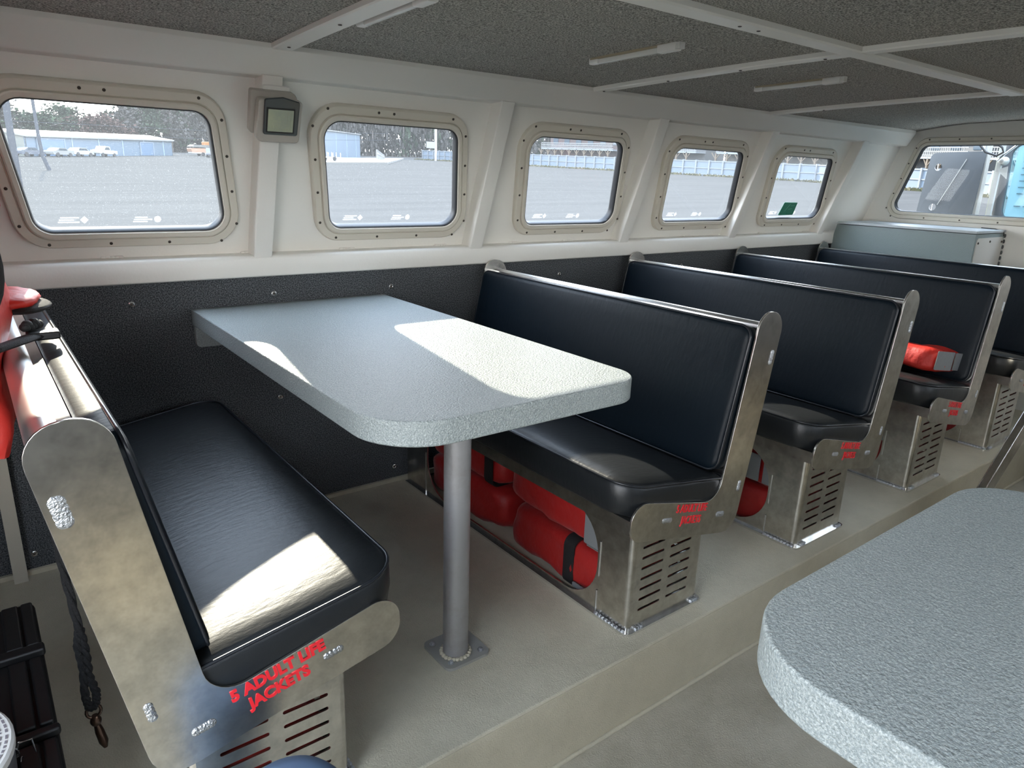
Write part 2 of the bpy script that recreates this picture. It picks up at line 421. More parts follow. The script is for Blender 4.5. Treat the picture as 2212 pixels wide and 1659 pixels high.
bm = BM()
for x, y in [(.228, -.3), (.228, -.62), (.228, -.93), (1.405, -.28), (1.405, -.58), (1.405, -.86), (1.405, -1.13), (.9, -1.215), (.97, -1.215), (2.515, -.5), (.45, -1.215)]:
    lathe(bm, [(.0045, 0), (.0045, -.0016), (.002, -.0022)], (x, y, cz(x, y)-.0145), 10)
struct('trim_10', bm, screw_m)

# ceiling lamps
def lamp(x, label):
    t = thing('ceiling_lamp', label, 'lamp', (x, -.79, cz(x, -.79)), group=None)
    s = (cz(x, -.94)-cz(x, -.64))/-.30
    def f(a, b, c): return (a, b, c+s*-b*-1)
    bm = BM(); box(bm, -.013, .013, -.15, .15, -.006, .003, f); mk('base', bm, mat('lamp_base', (.42, .36, .25), .4), t)
    bm = BM(); plate(bm, rpoly([(-.011, -.005), (.011, -.005), (.007, -.018), (-.007, -.018)], .003, 3), [], lambda u, v, w: f(u, w, v), -.115, .125); mk('diffuser', bm, lampcover, t, smooth=30)
    bm = BM(); plate(bm, rpoly([(-.014, .0), (.014, .0), (.012, -.02), (-.012, -.02)], .003, 3), [], lambda u, v, w: f(u, w, v), -.165, -.105); box(bm, -.010, .010, -.178, -.16, -.017, -.001, f); mk('end_cap', bm, mat('lamp_cap', (.75, .74, .70), .4), t, smooth=30)
    bm = BM(); plate(bm, rpoly([(-.013, .0), (.013, .0), (.011, -.017), (-.011, -.017)], .003, 3), [], lambda u, v, w: f(u, w, v), .12, .155); mk('end_cap', bm, mat('lamp_cap', (.75, .74, .70), .4), t, smooth=30)
    return t
lamp(.272, 'slim white ceiling lamp tucked beside the nearest cross bar, cut by the photo top')
lamp(1.005, 'slim white ceiling lamp between the first and second cross bars')
lamp(1.815, 'slim white ceiling lamp between the second and third cross bars')

# wall bolts through the carpet
for x, z in [(-.168, .766), (.249, .768), (.675, .763), (.249, .415), (.676, .059), (1.481, .762), (2.284, .76), (-.168, .41), (-.50, .06)]:
    t = thing('washer_screw', 'small washer screw in the carpet %s' % {(-.168, .766): 'at upper left, above the nearest bench', (.249, .768): 'just above the left half of the table', (.675, .763): 'just above the table near its right corner', (.249, .415): 'below the table, above the bench seat', (.676, .059): 'near the floor, left of the first pedestal', (1.481, .762): 'between the first and second backrests', (2.284, .76): 'between the second and third backrests', (-.168, .41): 'behind the nearest bench seat', (-.50, .06): 'low in the dark left corner'}[(x, z)], 'screw', (x, 0, z))
    bm = BM(); lathe(bm, [(.0085, 0), (.0085, -.001), (.006, -.002), (.005, -.0012)], (0, 0, 0), 16, 'y'); mk('washer', bm, alu_sh, t)
    bm = BM(); lathe(bm, [(.0042, -.001), (.004, -.0022), (.002, -.003)], (0, 0, 0), 12, 'y'); mk('screw_head', bm, screw_m, t)

# ---------------------------------------------------------------- benches
LB = 1.2666; YD = -1.2076
L_OUT = rpoly([(.761, .850), (.868, .840), (.757, .232), (.334, .325), (.334, .430), (.668, .345)], [.050, .050, .055, .045, .045, .055], 8)
def stop(lx): return .470-.165*(lx-.322)
def slot(cx, cz_, w=.086, h=.0075): return rpoly([(cx-w/2, cz_-h/2), (cx+w/2, cz_-h/2), (cx+w/2, cz_+h/2), (cx-w/2, cz_+h/2)], h*.48, 3)
def bench(label, sx=1, side=port, x0=0, group=None, text=True, extra=False):
    root = thing('bench_seat', label, 'bench', (x0, 0, 0), group)
    def q(lx, y, z): return side(sx*lx, y, z)
    # aisle plate and wall plate
    def P(ya): return lambda u, v, t: q(u, ya+t, v)
    bm = BM(); plate(bm, L_OUT, [], P(-LB), 0, .006); pl = mk('side_plate', bm, alu, root, smooth=30, bevel=.0012)
    bm = BM(); plate(bm, L_OUT, [], P(-.054), 0, .006); mk('side_plate', bm, alu, root, smooth=30)
    # welds
    WK = 1 if sx > 0 else 1.15
    for k, (lx, z, rz, w, h) in enumerate([(.466, .349, -.2, .016, .007), (.686, .305, -.2, .013*WK, .008), (.757, .370, 1.38, .013*WK, .006*WK), (.827, .722, 1.38, .017*WK, .008*WK*WK)]):
        bm = BM(); c_, s_ = math.cos(rz), math.sin(rz)
        for j in range(4):
            d = (j-1.5)*w*.5; blob(bm, q(lx+d*c_, -LB-.0005, z+d*s_), h*1.05, .0022, h, 10, 6)
        mk('weld_bead', bm, weld, pl, smooth=80)
    # seat cushion
    fo = rpoly([(.322, -.058), (.700, -.058), (.700, -1.2600), (.322, -1.2600)], [.075, .02, .02, .075], 8)
    cx_, cy_ = .51, -.66
    def lp(inset, zf):
        out = []
        for u, v in fo:
            d = Vector((u-cx_, v-cy_))
            u2 = cx_+d.x*(1-inset/.19); v2 = cy_+d.y*(1-inset/.60); out.append(q(u2, v2, zf(u2, v2)))
        return out
    def ztop(h): return lambda u, v: stop(u)+h
    bm = BM(); loft(bm, [lp(.012, ztop(-.090)), lp(.003, ztop(-.082)), lp(-.001, ztop(-.05)), lp(.0, ztop(-.012)), lp(.005, ztop(-.003)), lp(.014, ztop(.003)), lp(.05, ztop(.009)), lp(.10, ztop(.012)), lp(.15, ztop(.013))])
    seat = mk('seat_cushion', bm, vinyl_seat, root, smooth=50)
    bm = BM(); tube(bm, lp(.002, ztop(-.003)), .0034, 6, closed=True); mk('piping', bm, pipe_m, seat, smooth=80)
    # back cushion
    B = Vector((.655, .428)); T = Vector((.740, .812)); V = (T-B).normalized(); N = Vector((V.y, -V.x))
    def bk(y, s, t): p = B+V*s+N*t; return q(p.x, y, p.y)
    H = (T-B).length
    def bl(ins, t): 
        return [bk(y, s, t) for y, s in rpoly([(-.062-ins, 0+ins), (-.062-ins, H-ins), (-1.256+ins, H-ins), (-1.256+ins, 0+ins)], max(.034-ins, .01), 6)]
    bm = BM(); loft(bm, [bl(.004, .048), bl(0, .040), bl(.0, .010), bl(.003, .004), bl(.008, .0005), bl(.018, -.001), bl(.05, -.002)])
    bc = mk('back_cushion', bm, vinyl, root, smooth=50)
    bm = BM(); tube(bm, bl(.001, .006), .0034, 6, closed=True); mk('piping', bm, pipe_m, bc, smooth=80)
    # back sheet, folded over at the top
    bm = BM(); Q = lambda u, v, t: q(u, t, v)
    b0 = B+V*(-.09)+N*.050; b1 = B+V*(H+.006)+N*.050
    prof = [(b0.x, b0.y), (b1.x, b1.y), (b1.x+.034, b1.y-.004), (b1.x+.034, b1.y-.008), (b1.x+.004, b1.y-.004), (b0.x+.004, b0.y)]
    plate(bm, prof, [], Q, -.054, -LB+.006); mk('back_panel', bm, alu_sh, root)
    bm = BM(); tube(bm, [q(.824, -.052, .783), q(.824, -LB+.006, .783)], .027, 24); mk('top_rail', bm, mat('tube_aluminium', (.80, .80, .79), .36, 1., bump=[(60, .08, 3, .001)]), root, smooth=50)
    # seat pan
    bm = BM(); plate(bm, [(.336, stop(.336)-.088), (.705, stop(.705)-.088), (.705, stop(.705)-.093), (.341, stop(.341)-.093), (.341, stop(.341)-.125), (.336, stop(.336)-.125)], [], Q, -.034, -LB+.006)
    mk('seat_pan', bm, alu, root)
    # pedestal: slotted end, front sheet with long opening, rear sheet
    zt = lambda lx: stop(lx)-.093
    bm = BM()
    hs = [slot(.500, .0615+.0308*k) for k in range(8)]+[slot(.612, .0615+.0308*k) for k in range(8)]
    plate(bm, [(.434, .004), (.694, .004), (.694, zt(.694)), (.434, zt(.434))], hs, P(YD), 0, .004)
    for sgn, xc in ((-1, .434), (1, .694)):
        prof = [(xc+sgn*.015*math.sin(a), YD+.015-.015*math.cos(a)) for a in [math.pi/2*k/5 for k in range(6)]]+[(xc+sgn*.011*math.sin(a), YD+.015-.011*math.cos(a)) for a in [math.pi/2*k/5 for k in range(5, -1, -1)]]
        plate(bm, prof, [], lambda u, v, t: q(u, v, t), .004, zt(xc))
    ep = mk('end_panel', bm, alu, root, smooth=35)
    bm = BM(); plate(bm, [(-.036, .004), (YD+.015, .004), (YD+.015, zt(.42)), (-.036, zt(.42))], [rpoly([(-.185, .022), (-1.085, .022), (-1.085, .300), (-.185, .300)], [.125]*4, 10)], lambda u, v, t: q(.419+t, u, v), 0, .004)
    mk('front_panel', bm, alu, root, smooth=30)
    bm = BM()
    for ya, z0, z1 in ((-1.090, .004, .075), (-1.0935, .12, .225), (-.176, .004, .17)):
        bm = BM(); tube(bm, [q(.4185, ya, z0), q(.4185, ya, z1)], .0028, 6); mk('weld_seam', bm, alu_sh, root, smooth=80)
    bm = BM()
    hs = [slot(-.15-.12*k, .09+.05*j, .07, .008) for k in range(9) for j in range(4)]
    plate(bm, [(-.036, .004), (YD+.015, .004), (YD+.015, zt(.705)), (-.036, zt(.705))], hs, lambda u, v, t: q(.705+t, u, v), 0, .004)
    rp = mk('rear_panel', bm, alu, root, smooth=30)
    for k in range(18):
        bm = BM(); blob(bm, q(.7095, -.08-.065*k, .285-.0*k), .002, .003, .003, 6, 5); mk('rivet', bm, weld, rp, smooth=80)
    # base flange
    bm = BM(); plate(bm, rpoly([(.407, -.036), (.407, YD-.012), (.721, YD-.012), (.721, -.036)], [0, .02, .02, 0], 5), [rpoly([(.423, -.05), (.423, YD+.006), (.703, YD+.006), (.703, -.05)], [0, .01, .01, 0], 4)], lambda u, v, t: q(u, v, t), 0, .007)
    fl = mk('base_flange', bm, alu_sh, root)
    for lx in (.462, .690):
        bm = BM()
        for j in range(3): blob(bm, q(lx+.009*(j-1), YD-.004, .009), .007, .006, .004, 8, 6)
        mk('weld_bead', bm, weld, fl, smooth=80)
    bm = BM()
    for j in range(9): blob(bm, q(.412, -1.10-.0125*j, .009), .006, .008, .0045, 8, 6)
    mk('weld_bead', bm, weld, fl, smooth=80)
    if text:
        sg = sx
        an = -.215 if sx > 0 else .215
        bo = .0006 if sx > 0 else .0014
        for s_, w_, lx, z in (('5 ADULT LIFE', .163, .562, .3560), ('JACKETS', .115, .562, .3235)):
            text_mesh(s_, .0295, .72 if sx > 0 else .93, letter, 'lettering', pl, lambda u, v, t: side(u, -LB-t, v), sg*lx, z, an, bo)
    return root

BX0, BP = .2957, .7999
g = None
b1 = bench('first black bench row behind the table, pedestal packed with red life jackets', 1, port, BX0)
index()
labs = ['second black bench row, the one whose seat is empty between two others',
        'third black bench row with a red life jacket lying on its seat',
        'farthest black bench row, in front of the grey storage box']
rest = []
for k in range(3):
    c = copy_tree(b1); c.location.x = BX0+BP*(k+1); c['label'] = labs[k]; rest.append(c)
b0 = bench('nearest black bench at lower left with large sunlit seat and lettered plate', -1, port, .3459)
s1 = bench('aluminium bench on the opposite side of the aisle, outside the photo', 1, star, BX0, 'benches across the aisle', text=False)  # out-of-view benches, added for the light and reflections they throw back
index()
for k in range(3):
    c = copy_tree(s1); c.location.x = BX0+BP*(k+1)
s0 = bench('aluminium bench on the opposite side of the aisle, outside the photo', -1, star, -.10, 'benches across the aisle', text=False)
bpy.data.objects.remove(s0) if False else None

# ---------------------------------------------------------------- tables
def table(label, side, near_aft, near_fwd, x0=-.010, x1=.637):
    t = thing('table', label, 'table', (x0, 0, 0))
    w = x1-x0
    def q(u, v, z): return side(u, v, z)
    o = rpoly([(0, -.006), (w, -.006), (w, -LB-.004), (0, -LB-.004)], [.006, .006, near_fwd, near_aft], 12)
    bm = BM(); prism(bm, o, q, .69, .74); top = mk('tabletop', bm, table_m, t, bevel=.004, seg=3)
    bm = BM(); plate(bm, rpoly([(.004, .69), (w-.02, .69), (w-.02, .622), (.004, .622)], [0, 0, .015, .015], 4), [], lambda u, v, z: q(u, -.024+z, v), 0, .020)
    mk('wall_bracket', bm, table_m, t)
    px, py = .302-x0, -1.014
    bm = BM(); lathe(bm, [(.0315, .006), (.0315, .69)], q(px, py, 0), 32)
    mk('pedestal_pole', bm, pole_m, t, smooth=40)
    bm = BM()
    for k in range(22):
        a = 6.283*k/22; blob(bm, q(px+.035*math.cos(a), py+.035*math.sin(a), .011), .0065, .0065, .005, 6, 5)
    mk('weld_ring', bm, floor_m, t, smooth=80)
    bx = px+.011; by = py+.013
    bm = BM(); plate(bm, rpoly([(bx-.064, by-.064), (bx+.064, by-.064), (bx+.064, by+.064), (bx-.064, by+.064)], .018, 5), [], q, 0, .008)
    bp = mk('base_plate', bm, mat('plate_paint', (.30, .295, .27), .5), t)
    for dx, dy in ((-1, -1), (1, -1), (1, 1), (-1, 1)):
        bm = BM(); c = q(bx+dx*.044, by+dy*.044, .008); lathe(bm, [(.008, 0), (.008, .0015), (.005, .002), (.005, .006), (.002, .007)], c, 8); mk('bolt', bm, weld, bp)
    return t
table('first grey speckled table on a steel pole, sun patches on its top', port, .138, .085)
table('second grey table across the aisle, only its rounded end at the lower right', star, .12, .10, x0=.004, x1=.665)

# ---------------------------------------------------------------- life jackets
def jacket(label, loc, size, rz=0, m=red, strap=None, patch=None, seed=0, group=None, tilt=0, split=True):
    w, l, h = size
    t = thing('life_jacket', label, 'life jacket', loc, group, rotz=rz)
    bm = BM(); bmesh.ops.create_cube(bm, size=1); bmesh.ops.subdivide_edges(bm, edges=bm.edges[:], cuts=9, use_grid_fill=True)
    def sh(p):
        x, y, z = p.x*2, p.y*2, p.z*2
        n = 7.
        k = (abs(x)**n+abs(y)**n+abs(z)**n)**(1/n); mx = max(abs(x), abs(y), abs(z))
        s = mx/k if k else 1
        v = Vector((x*s*w/2, y*s*l/2, z*s*h/2))
        d = noise.noise(Vector((v.x*9+seed, v.y*9, v.z*9)))*.016+noise.noise(Vector((v.x*26, v.y*26+seed, v.z*26)))*.006
        v += Vector((x, y, z)).normalized()*d
        if split: v.z -= .010*math.exp(-(v.y/.02)**2)*(1 if z > 0 else 0)
        v.z += tilt*y*.02
        v.z += h/2+.004
        return v
    for v in bm.verts: v.co = sh(v.co.copy())
    b = mk('body', bm, m, t, smooth=60)
    if strap is not None:
        for sy in strap:
            ww, hh = w/2+.008, h/2+.008
            o = rpoly([(-ww, -hh), (ww, -hh), (ww, hh), (-ww, hh)], .03, 5); i = rpoly([(-ww+.004, -hh+.004), (ww-.004, -hh+.004), (ww-.004, hh-.004), (-ww+.004, hh-.004)], .027, 5)
            bm = BM(); plate(bm, o, [i[::-1]], lambda u, v, q_: (u, sy*l/2+q_, v+h/2+.004), -.022, .022); mk('strap', bm, strap_m, t, smooth=40)
    if patch:
        for (fx, y0, y1, z0, z1) in patch:    # on the face x = fx*w/2 or, fx None, on the end y=-l/2
            bm = BM()
            if fx is None:
                a0, a1 = y0*w/2, y1*w/2
                plate(bm, rpoly([(a0, z0*h), (a1, z0*h), (a1, z1*h), (a0, z1*h)], .004, 3), [], lambda u, v, q_: (u, -l/2-.006-q_, v+.004), 0, .003)
            elif fx == 'top':
                plate(bm, rpoly([(-w/2*.9, y0*l/2), (w/2*.3, y0*l/2), (w/2*.3, y1*l/2), (-w/2*.9, y1*l/2)], .004, 3), [], lambda u, v, q_: (u, v, h+.008+q_), 0, .003)
            else:
                plate(bm, rpoly([(y0*l/2, z0*h), (y1*l/2, z0*h), (y1*l/2, z1*h), (y0*l/2, z1*h)], .004, 3), [], lambda u, v, q_: (fx*(w/2+.006+q_), u, v+.004), 0, .003)
            mk('reflective_patch', bm, refl_m, t)
    return t
bx = BX0+.566
jacket('red life jacket in the first row pedestal, top layer, deepest toward the window wall', (bx, -.38, .170), (.235, .44, .118), strap=[.4, -.72], seed=1)
jacket('red life jacket with grey reflective end, top layer nearest the aisle in the first pedestal', (bx-.005, -.850, .168), (.23, .44, .116), strap=None, patch=[(None, -1, 1, .05, .95), ('top', .45, .75, 0, 0), (-1, -.99, -.72, .06, .94)], seed=2, split=False)
jacket('red life jacket in the first row pedestal, bottom layer toward the window wall', (bx, -.37, .006), (.235, .46, .146), seed=3, strap=None)
jacket('red life jacket with a black strap, bottom layer nearest the aisle in the first pedestal', (bx, -.905, .006), (.235, .52, .142), seed=4, strap=[-.16], patch=[(-1, -.52, -.25, .05, .16), ('top', -.75, -.35, 0, 0)], split=False)
for k, nm in ((1, 'second'), (2, 'third'), (3, 'fourth')):
    bx = BX0+BP*k+.566
    jacket('red life jacket with grey tape lying on top inside the %s row pedestal' % nm, (bx, -.95, .155), (.235, .42, .12), seed=6+k, split=False, patch=[(-1, -.95, -.45, .1, .9), (-1, -.38, .2, .1, .9)])
    jacket('plain red life jacket at the bottom of the %s row pedestal' % nm, (bx, -.93, .006), (.24, .46, .135), seed=16+k, split=False)
bx = .3459-.566
jacket('red life jacket glimpsed through the upper slots of the nearest bench pedestal', (bx, -.95, .160), (.24, .44, .12), seed=31)
jacket('red life jacket glimpsed through the lower slots of the nearest bench pedestal', (bx, -.95, .006), (.24, .44, .14), seed=32)
j = jacket('bright red life jacket with grey reflective end lying on the third row seat', (2.535, -1.00, .462), (.27, .40, .088), rz=-.12, m=red2, seed=40, split=False, patch=[(None, -.96, -.05, .08, .92), (None, .03, .84, .10, .90)])
j.rotation_euler.y = .14

# jacket hanging over the nearest bench back
t = thing('life_jacket', 'red life jacket hanging over the nearest bench back at the left edge', 'life jacket', (-.56, -.55, .62))
bm = BM(); L = []
for i in range(15):
    s = i/14; z = .58*s
    hw = (.052+.036*min(1, max(0, (s-.22)/.25)))-.10*max(0, s-.78)+.008*math.sin(s*17)
    cx = .0+.012*math.sin(s*8)
    ring = []
    for k in range(40):
        a = 6.283*k/40; r = 1+.05*math.sin(5*a+3*s)+.06*noise.noise(Vector((math.cos(a)*2, math.sin(a)*2, s*7)))
        ring.append((cx+hw*math.copysign(abs(math.cos(a))**.7, math.cos(a))*r, .19*math.copysign(abs(math.sin(a))**.8, math.sin(a))*r, z))
    L.append(ring)
loft(bm, L); bd = mk('body', bm, red2, t, smooth=70)
bm = BM(); blob(bm, (.045, -.195, .36), .035, .012, .085, 14, 10); mk('mesh_panel', bm, mesh_m, t, smooth=80)
bm = BM(); blob(bm, (.080, .03, .268), .062, .10, .020, 16, 10, nz=.1); mk('front_flap', bm, red2, t, smooth=80)
bm = BM(); blob(bm, (.100, .03, .252), .060, .085, .014, 16, 10); mk('mesh_panel', bm, mesh_m, t, smooth=80)
bm = BM(); tube(bm, [(-.05, -.20, .215), (.05, -.19, .212), (.100, -.13, .214), (.125, -.10, .214)], .018, 10, flat=.35); st = mk('strap', bm, strap_m, t, smooth=60)
bm = BM(); box(bm, .10, .155, -.125, -.085, .206, .222); mk('buckle', bm, black_pl, st, bevel=.004)
bm = BM()
for k in range(7): blob(bm, (.10+.004*k, -.11+.006*k, .232+.004*math.sin(k*2)), .010, .012, .009, 8, 6)
mk('webbing_loop', bm, strap_m, st, smooth=80)

# ---------------------------------------------------------------- wall display
f0 = Wf(port)
t = thing('wall_display', 'grey control display unit mounted on the rib between the first two windows', 'display', (.21, skin(1.33), 1.33))
def fd(u, v, tt): p = Vector(f0(.21+u, 1.33+v, .062+tt)); return p-Vector((.21, skin(1.33), 1.33))
bm = BM(); prism(bm, rpoly([(-.068, -.052), (.062, -.052), (.062, .058), (-.068, .058)], [.012, .012, .02, .006], 5), fd, 0, .022); mk('back_box', bm, dev_m, t, bevel=.003)
bm = BM(); prism(bm, rpoly([(-.058, -.066), (.066, -.066), (.070, .044), (-.054, .044)], [.018, .012, .012, .01], 5), fd, .022, .046); fb = mk('front_cover', bm, dev_m, t, bevel=.004)
bm = BM(); prism(bm, rpoly([(-.040, -.044), (.056, -.044), (.058, .044), (.010, .053), (-.040, .046)], [.006]*5, 4), fd, .046, .054); bz = mk('bezel', bm, dev_dark, t, bevel=.003)
bm = BM(); prism(bm, rpoly([(-.034, -.038), (.045, -.038), (.045, .026), (-.034, .026)], .002, 2), fd, .054, .0548); mk('screen_surround', bm, black_rub, bz)
bm = BM(); prism(bm, rpoly([(-.030, -.034), (.041, -.034), (.041, .022), (-.030, .022)], .001, 2), fd, .0548, .0556); sc = mk('screen', bm, scr_m, t)
bm = BM()
for (a, b, c_, d) in ((-.027, .012, -.018, .0125), (-.027, -.006, -.019, -.0055), (-.018, -.030, -.0175, -.020), (-.011, -.031, -.0105, -.019), (-.011, -.0195, -.003, -.019), (-.003, -.031, -.0025, -.019), (.003, -.031, .0035, -.023), (.024, -.030, .0245, .018), (.033, -.030, .0335, .018), (-.027, -.028, .02, -.0275)):
    box(bm, a, c_, b, d, .0556, .0560, lambda u, v, w: fd(u, v, w))
mk('display_marks', bm, scr_line, sc)
bm = BM(); prism(bm, rpoly([(-.030, .056), (.045, .056), (.045, .068), (-.030, .068)], .003, 3), fd, -.002, .006); mk('mounting_tab', bm, white, t, bevel=.002)

# ---------------------------------------------------------------- storage box at the front
t = thing('storage_box', 'grey storage box with hinged lid below the front window', 'box', (3.6, -.4, 0))
def fs(u, v, w): return (w, u+.4, v)
bm = BM(); plate(bm, [(-.035, .14), (-.035, .86), (-.052, .945), (-.80+.0, .945), (-.80, .14)], [], lambda u, v, w: fs(u, v, w), .012, .395); body = mk('body', bm, mat('locker_paint', (.20, .245, .245), .5, bump=[(240, .6, 3, .002)]), t)
bm = BM(); plate(bm, [(-.05, .948), (-.06, .962), (-.806, .962), (-.806, .948)], [], lambda u, v, w: fs(u, v, w), .004, .395); mk('lid', bm, mat('lid_paint', (.42, .46, .47), .45, bump=[(240, .4, 3, .002)]), t, bevel=.003)
bm = BM(); plate(bm, rpoly([(.03, .20), (.38, .20), (.38, .925), (.03, .925)], .02, 4), [], lambda u, v, w: (u, -.4-w, v), 0, .004); sp = mk('side_panel', bm, mat('panel_paint', (.55, .53, .49), .5), t)
for (a, b) in ((.045, .90), (.2, .905), (.36, .90), (.36, .55), (.045, .55)):
    bm = BM(); lathe(bm, [(.006, 0), (.006, -.003), (.003, -.005)], (a, -.404, b), 10, 'y'); mk('screw', bm, screw_m, sp)
bm = BM(); tube(bm, [(.34, -.30, .967), (.34, -.37, .965), (.36, -.405, .955), (.365, -.408, .93)], .0025, 6); mk('hinge_pin', bm, black_rub, t, smooth=60)
bm = BM()
for k in range(26): blob(bm, (.393, -.405, .93-.03*k), .005, .006, .012, 6, 6)
mk('weld_seam', bm, mat('dark_sealant', (.10, .10, .10), .6), t, smooth=80)

# ---------------------------------------------------------------- ladder to the foredeck
t = thing('boarding_ladder', 'aluminium stairs with a slanted side rail at the right edge beyond the second table', 'ladder', (2.2, -1.45, RISE))
def fl_(u, v, w): return (u-2.2, w+1.45, v-RISE)
d = Vector((.62, .47)).normalized(); nn = Vector((-d.y, d.x))
for y0 in (-1.455, -1.905):
    a = Vector((2.06, RISE+.001)); L = 1.62
    c = [a+nn*.052, a+d*L+nn*.052, a+d*L-nn*.052, a-nn*.052]
    a2 = [(max(p.x, 0), max(p.y, RISE+.001)) for p in c]
    bm = BM(); plate(bm, a2, [], fl_, y0, y0+.030 if y0 > -1.6 else y0+.03); mk('side_rail', bm, alu, t, bevel=.006, seg=3)
for k in range(5):
    z = -.13+.215*k+.03; xm = 2.03+.62/.47*(z-RISE)
    bm = BM(); box(bm, xm-.07, xm+.11, -1.875, -1.457, z, z+.028, fl_); box(bm, xm-.07, xm-.055, -1.875, -1.457, z-.03, z, fl_)
    s_ = mk('tread', bm, alu, t, bevel=.003)
    bm = BM()
    for j in range(6): blob(bm, fl_(xm-.07+.03*j, -1.458, z+.03), .009, .007, .006, 6, 5)
    mk('weld_bead', bm, weld, s_, smooth=80)

# ---------------------------------------------------------------- dark corner at lower left
bm = BM(); box(bm, -.558, -.524, -.045, .0, .001, .80)
struct('trim_11', bm, mat('strip_paint', (.50, .46, .38), .6))
t = thing('equipment_case', 'black ribbed equipment case in the dark lower left corner', 'case', (-.72, -1.0, 0))
def fc(x, y, z): return (x+.72, y+1.0, z)
bm = BM(); box(bm, -.90, -.530, -1.262, -.66, .004, .25, fc); mk('body', bm, black_pl, t, bevel=.02, seg=4)
bm = BM(); box(bm, -.895, -.524, -1.258, -.68, .252, .285, fc); ld = mk('lid', bm, black_pl, t, bevel=.012, seg=3)
for k, (y0, y1) in enumerate(((-.86, -.70), (-1.10, -.905), (-1.25, -1.14))):
    for x0, x1 in ((-.548, -.528), (-.58, -.552)):
        bm = BM(); box(bm, x0, x1, y0, y1, .286, .296, fc); mk('lid_rib', bm, black_pl, ld, bevel=.004)
bm = BM(); box(bm, -.60, -.521, -.895, -.868, .285, .302, fc); mk('latch', bm, black_pl, t, bevel=.005)
bm = BM(); box(bm, -.60, -.521, -1.13, -1.112, .285, .300, fc); mk('latch', bm, black_pl, t, bevel=.005)

# rope with snap hook
RY = -.95
t = thing('rope', 'short black twisted rope with a bronze snap hook hanging behind the nearest bench', 'rope', (-.485, RY, .12))
def fr(x, z, y=0): return Vector((x+.485, y, z-.12))
def twisted(path, r, name, parent):
    path = [Vector(p) for p in path]; pts = []
    for i in range(len(path)-1):
        for k in range(8): pts.append(path[i].lerp(path[i+1], k/8))
    pts.append(path[-1]); bm = BM()
    for ph in range(3):
        P = []
        for i, p in enumerate(pts):
            d = (pts[min(i+1, len(pts)-1)]-pts[max(i-1, 0)]).normalized(); s = d.cross(Vector((0, 1, 0))); s.normalize(); u = s.cross(d)
            a = i*.62+ph*2.094; P.append(p+s*(r*.55*math.cos(a))+u*(r*.55*math.sin(a)))
        tube(bm, P, r*.58, 7)
    return mk(name, bm, rope_m, parent, smooth=80)
twisted([fr(-.492, .75), fr(-.489, .64), fr(-.481, .577), fr(-.475, .467), fr(-.467, .345)], .007, 'rope_strand', t)
twisted([fr(-.468, .35), fr(-.474, .32), fr(-.471, .27), fr(-.475, .21), fr(-.472, .185), fr(-.466, .18)], .007, 'rope_loop', t)
twisted([fr(-.466, .35), fr(-.463, .30), fr(-.464, .25), fr(-.457, .21), fr(-.459, .19), fr(-.466, .18)], .007, 'rope_loop', t)
bm = BM(); tube(bm, [fr(-.466+.012*math.cos(a), .172+.014*math.sin(a)) for a in [6.283*k/16 for k in range(16)]], .003, 8, closed=True)
blob(bm, fr(-.465, .150), .010, .008, .012, 12, 8); lathe(bm, [(.007, 0), (.008, .006), (.006, .01)], fr(-.465, .152), 12)
tube(bm, [fr(-.465, .145), fr(-.462, .125), fr(-.458, .10), fr(-.456, .085)], [.005, .008, .0085, .004], 10)
mk('snap_hook', bm, bronze, t, smooth=60)

# round tub with a printed lid, standing on the case
t = thing('tub', 'round white tub with a printed paper lid at the lower left edge', 'tub', (-.707, -1.205, .297))
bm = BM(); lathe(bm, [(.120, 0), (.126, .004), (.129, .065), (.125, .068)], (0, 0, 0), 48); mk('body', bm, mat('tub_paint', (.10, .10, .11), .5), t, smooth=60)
bm = BM(); lathe(bm, [(.128, .066), (.1315, .069), (.1315, .079), (.128, .0825), (.001, .0828)], (0, 0, 0), 48); lb = mk('paper_lid', bm, label_m, t, smooth=40)
bm = BM(); rr = random.Random(5)
for ring in range(9):
    r = .124-ring*.0075; a = 0 if ring != 3 else .3
    while a < 6.2:
        da = rr.uniform(.05, .18)*(.06/r if r > .02 else 1)
        if ring in (2, 5): da *= .3
        q0 = [bm.verts.new((p*math.cos(x), p*math.sin(x), 0.0836)) for p, x in ((r, a), (r-.003, a), (r-.003, a+da), (r, a+da))]; bm.faces.new(q0); a += da+.05*(.06/r if r > .02 else 1)
mk('lid_print', bm, ink, lb, recalc=False)
t = thing('locking_pin', 'small bent steel locking pin with a chain at the lower left corner', 'pin', (-.575, -1.168, .312))
bm = BM(); pts = [(-.014+.012*math.cos(a), 0, .012*math.sin(a)) for a in [6.6*k/18-1.2 for k in range(19)]]
tube(bm, pts+[(.0, 0, .016), (.016, 0, .014), (.018, 0, -.010)], .0016, 8); mk('pin_wire', bm, alu_sh, t, smooth=60)
bm = BM()
for k in range(8):
    tube(bm, [(0.004*math.cos(a)*(1 if k % 2 else .4), .004*math.cos(a)*(.4 if k % 2 else 1), -.016-.007*k+.0055*math.sin(a)) for a in [6.283*j/10 for j in range(10)]], .0009, 6, closed=True)
mk('chain', bm, alu_sh, t, smooth=60)

# blue rounded lid near the bottom edge
t = thing('bin', 'round blue lid just entering the bottom edge of the photo', 'bin', (-.262, -1.425, RISE))
bm = BM(); lathe(bm, [(.066, 0), (.074, .01), (.080, .425), (.076, .43)], (0, 0, 0), 36); mk('body', bm, blue_pl, t, smooth=50)
bm = BM(); lathe(bm, [(.084, .429), (.086, .44), (.083, .460), (.070, .477), (.045, .487), (.004, .490)], (0, 0, 0), 44); mk('lid', bm, blue_pl, t, smooth=50)

